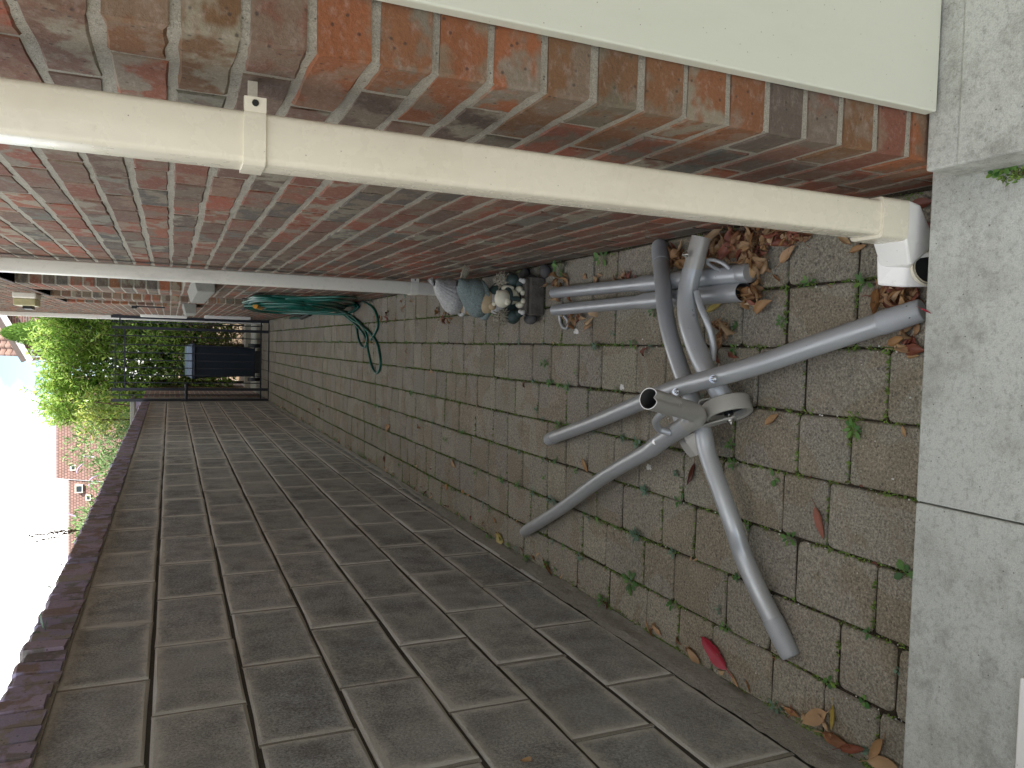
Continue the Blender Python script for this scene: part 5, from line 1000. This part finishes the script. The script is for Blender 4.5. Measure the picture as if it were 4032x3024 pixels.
JP = [(0.125, 2.004, 0), (-0.054, 2.745, 0), (-0.076, 2.483, 0), (-0.138, 2.565, 0), (-0.241, 2.808, -0), (-0.274, 2.743, -0), (0.03, 2.987, 0), (0.028, 2.763, 0), (0.061, 2.233, 0), (-0.125, 2.204, 0), (0.022, 2.005, 0), (0.076, 1.617, 0), (0.083, 1.454, 0), (0.019, 1.619, 0), (-0.053, 2.721, 0), (-0.128, 2.816, 0), (-0.136, 2.554, 0), (-0.276, 2.161, 0), (-0.285, 2.055, 0), (-0.233, 1.626, 0), (-0.281, 1.607, 0), (-0.563, 2.948, 0), (-0.502, 2.716, 0), (-0.345, 1.856, 0), (-0.429, 1.54, 0), (-0.582, 2.35, 0), (-0.736, 2.629, 0), (-0.633, 2.407, 0), (-0.579, 1.855, 0), (-0.43, 1.397, 0), (-0.682, 1.644, 0), (-0.572, 1.574, 0), (-0.735, 3.266, 0), (-0.567, 2.955, 0), (-0.578, 3.124, -0), (-0.486, 3.905, 0), (-0.512, 4.73, 0), (-0.429, 5.451, 0), (-0.273, 4.133, 0), (-0.267, 3.726, 0), (-0.24, 2.802, 0), (-0.418, 4.122, 0), (-0.429, 4.355, 0), (-0.572, 3.585, 0), (-0.598, 3.451, 0), (-0.743, 3.693, 0), (-0.434, 2.963, 0), (-0.285, 4.564, 0), (-0.579, 4.29, 0), (-0.755, 4.808, 0), (0.038, 9.258, 0), (-0.111, 4.833, 0), (-0.124, 6.067, 0), (0.051, 7.506, -0), (0.208, 8.14, 0), (-0.28, 4.573, 0), (-0.277, 4.14, 0), (-0.431, 5.422, 0), (-0.283, 7.335, 0)]
for p in JP: weed(p, R.uniform(.6, 1.15), 'small weed in the ' + joint(p[0]) + ' joint from the block wall, ' + zone(p[1]), 'small weeds in the paver joints')
for i in range(165):
    y = 2.0 + 8.9 * R.random() ** 1.1; x = R.choice(PX[1:8]); weed((x + R.uniform(-.006, .006), y, 0), R.uniform(.45, 1.25), 'little weed in the ' + joint(x) + ' joint from the block wall, ' + zone(y), 'weeds in the farther joints')
for i in range(44):
    y = 2.6 + 9 * R.random() ** 1.2; weed((R.uniform(-.85, -.83), y, 0), R.uniform(.6, 1.3), 'little weed at the foot of the block wall, ' + zone(y), 'weeds along the foot of the block wall')
for i in range(14):
    y = 4.2 + 7.5 * R.random(); weed((R.uniform(.31, .328), y, 0), R.uniform(.8, 1.5), 'little weed at the foot of the house wall, ' + zone(y), 'weeds along the foot of the house wall')
# moss and seedlings too small to count
mb = MB(); rr = random.Random(5)
def mossat(x, y, s, z=0):
    for _ in range(rr.randint(3, 7)):
        a = rr.uniform(0, 6.28); d = Vector((math.cos(a), math.sin(a), rr.uniform(.3, 1.6))); blade(mb, Vector((x + rr.gauss(0, s * .5), y + rr.gauss(0, s), z - .005)), d, Vector((0, 0, 1)), rr.uniform(.005, .012), rr.uniform(.003, .006), 0, .2)
for x in PX[1:8]:
    y = 1.0
    while y < 11.5:
        dn = noise.noise(Vector((x * 7, y * 2.2, 0))) + .55 * noise.noise(Vector((x * 20, y * 9, 4))) + min(.25, (y - 2.2) * .08)
        if dn > rr.uniform(-.45, .4): mossat(x + rr.gauss(0, .0015), y, .004)
        y += .0085
for p in pieces:
    if p[1] > 6: continue
    if rr.random() < .55:
        ye = p[1] + p[3] / 2 + .003
        for _ in range(rr.randint(3, 16)): mossat(p[0] + rr.uniform(-.5, .5) * p[2], ye, .002)
for i in range(620): y = 1.15 + 10 * rr.random() ** 1.7; mossat(rr.uniform(-.858, -.845), y, .006)
for i in range(160): mossat((-0.151, 1.231, 0)[0] + rr.gauss(0, .012), (-0.151, 1.231, 0)[1] + rr.gauss(0, .014), .004)
for i in range(260): q = rr.random(); mossat((-0.859, 1.998, 0)[0] * (1 - q) + (-0.856, 1.73, 0)[0] * q, (-0.859, 1.998, 0)[1] * (1 - q) + (-0.856, 1.73, 0)[1] * q, .005)
for i in range(220): mossat(.302 + rr.gauss(0, .006), rr.uniform(.55, .86), .004, .103)
for i in range(160): y = 1.1 + 10 * rr.random() ** 1.4; mossat(rr.uniform(.322, .334), y, .006)
mb.build('moss', 'moss', label='moss and tiny seedlings along the paver joints', kind='stuff')
mb = MB()
for i in range(420):
    y = 1.02 + 7 * rr.random() ** 1.5; x = rr.uniform(-.84, .32)
    if rr.random() < .6: x = rr.choice(PX[1:8]) + rr.gauss(0, .004)
    s_ = rr.uniform(.0008, .0026); mb.ell((x, y, s_ * .3), (s_, s_ * rr.uniform(.8, 1.6), s_ * .5), nu=5, nv=3)
mb.build('grit', 'white_chip', label='scattered pale grit over the pavers', kind='stuff')
for p, s_, lb in (((0.071, 2.496, 0), .011, 'ragged white bird dropping beside the open pole'), ((-0.114, 2.171, 0), .009, 'white crumb cluster in a joint left of the long leg'), ((-0.351, 2.001, 0), .009, 'pale dropping on a paver beneath the brace')):
    mb = MB(); v0 = []; n_ = 18
    for k in range(n_): a = 2 * math.pi * k / n_; q = s_ * (1 + .7 * noise.noise(Vector((math.cos(a) * 2, math.sin(a) * 2, s_ * 999)))); v0.append((p[0] + q * math.cos(a), p[1] + 1.6 * q * math.sin(a), .0012 + 0 * a))
    mb.add(v0 + [(p[0], p[1], .003)], [(k, (k + 1) % n_, n_) for k in range(n_)]); mb.build('dropping', 'white_chip', label=lb, cat='bird dropping')
# plants rooted in the coping
cpl = empty('wall_plant', 'dry upright seed-headed plant growing on top of the block wall', 'plant')
b0 = Vector((-0.93, 4.238, 1.741))
for tip in (Vector((-0.93, 4.169, 1.956)), Vector((-0.93, 4.042, 1.901)), Vector((-0.93, 4.24, 1.874))):
    mb = MB(); mb.tube([b0, b0.lerp(tip, .5) + Vector((0, .01, 0)), tip], .0016, 5, sub=5)
    for k in range(26): t = .2 + .8 * k / 26; q = b0.lerp(tip, t); mb.ell(q + rvec() * .006, (.0028, .0028, .005), nu=5, nv=4)
    mb.build('stem', 'bark', cpl)
w2 = rosette(6, .085, .016, 1.0, 77, .0); o = w2.build('wall_plant', 'grey_weed', label='pale leafy weed rooted in the coping of the block wall', cat='plant'); o.location = (-0.88, 2.614, 1.676); o.rotation_euler = (.2, .5, .3)
for i, (cx, cy) in enumerate((((275, 690)), ((345, 570)))):
    p = ((-0.93, 3.301, 1.743), (-0.93, 3.619, 1.741))[i]; w2 = rosette(4, .03, .008, 1.0, 80 + i); o = w2.build('wall_plant', 'grey_weed', label=('tiny sprig on the block wall coping near the pale leafy weed', 'tiny sprig on the block wall coping nearer the dry seed-headed plant')[i], cat='plant'); o.location = p
print('objects', len(bpy.data.objects))
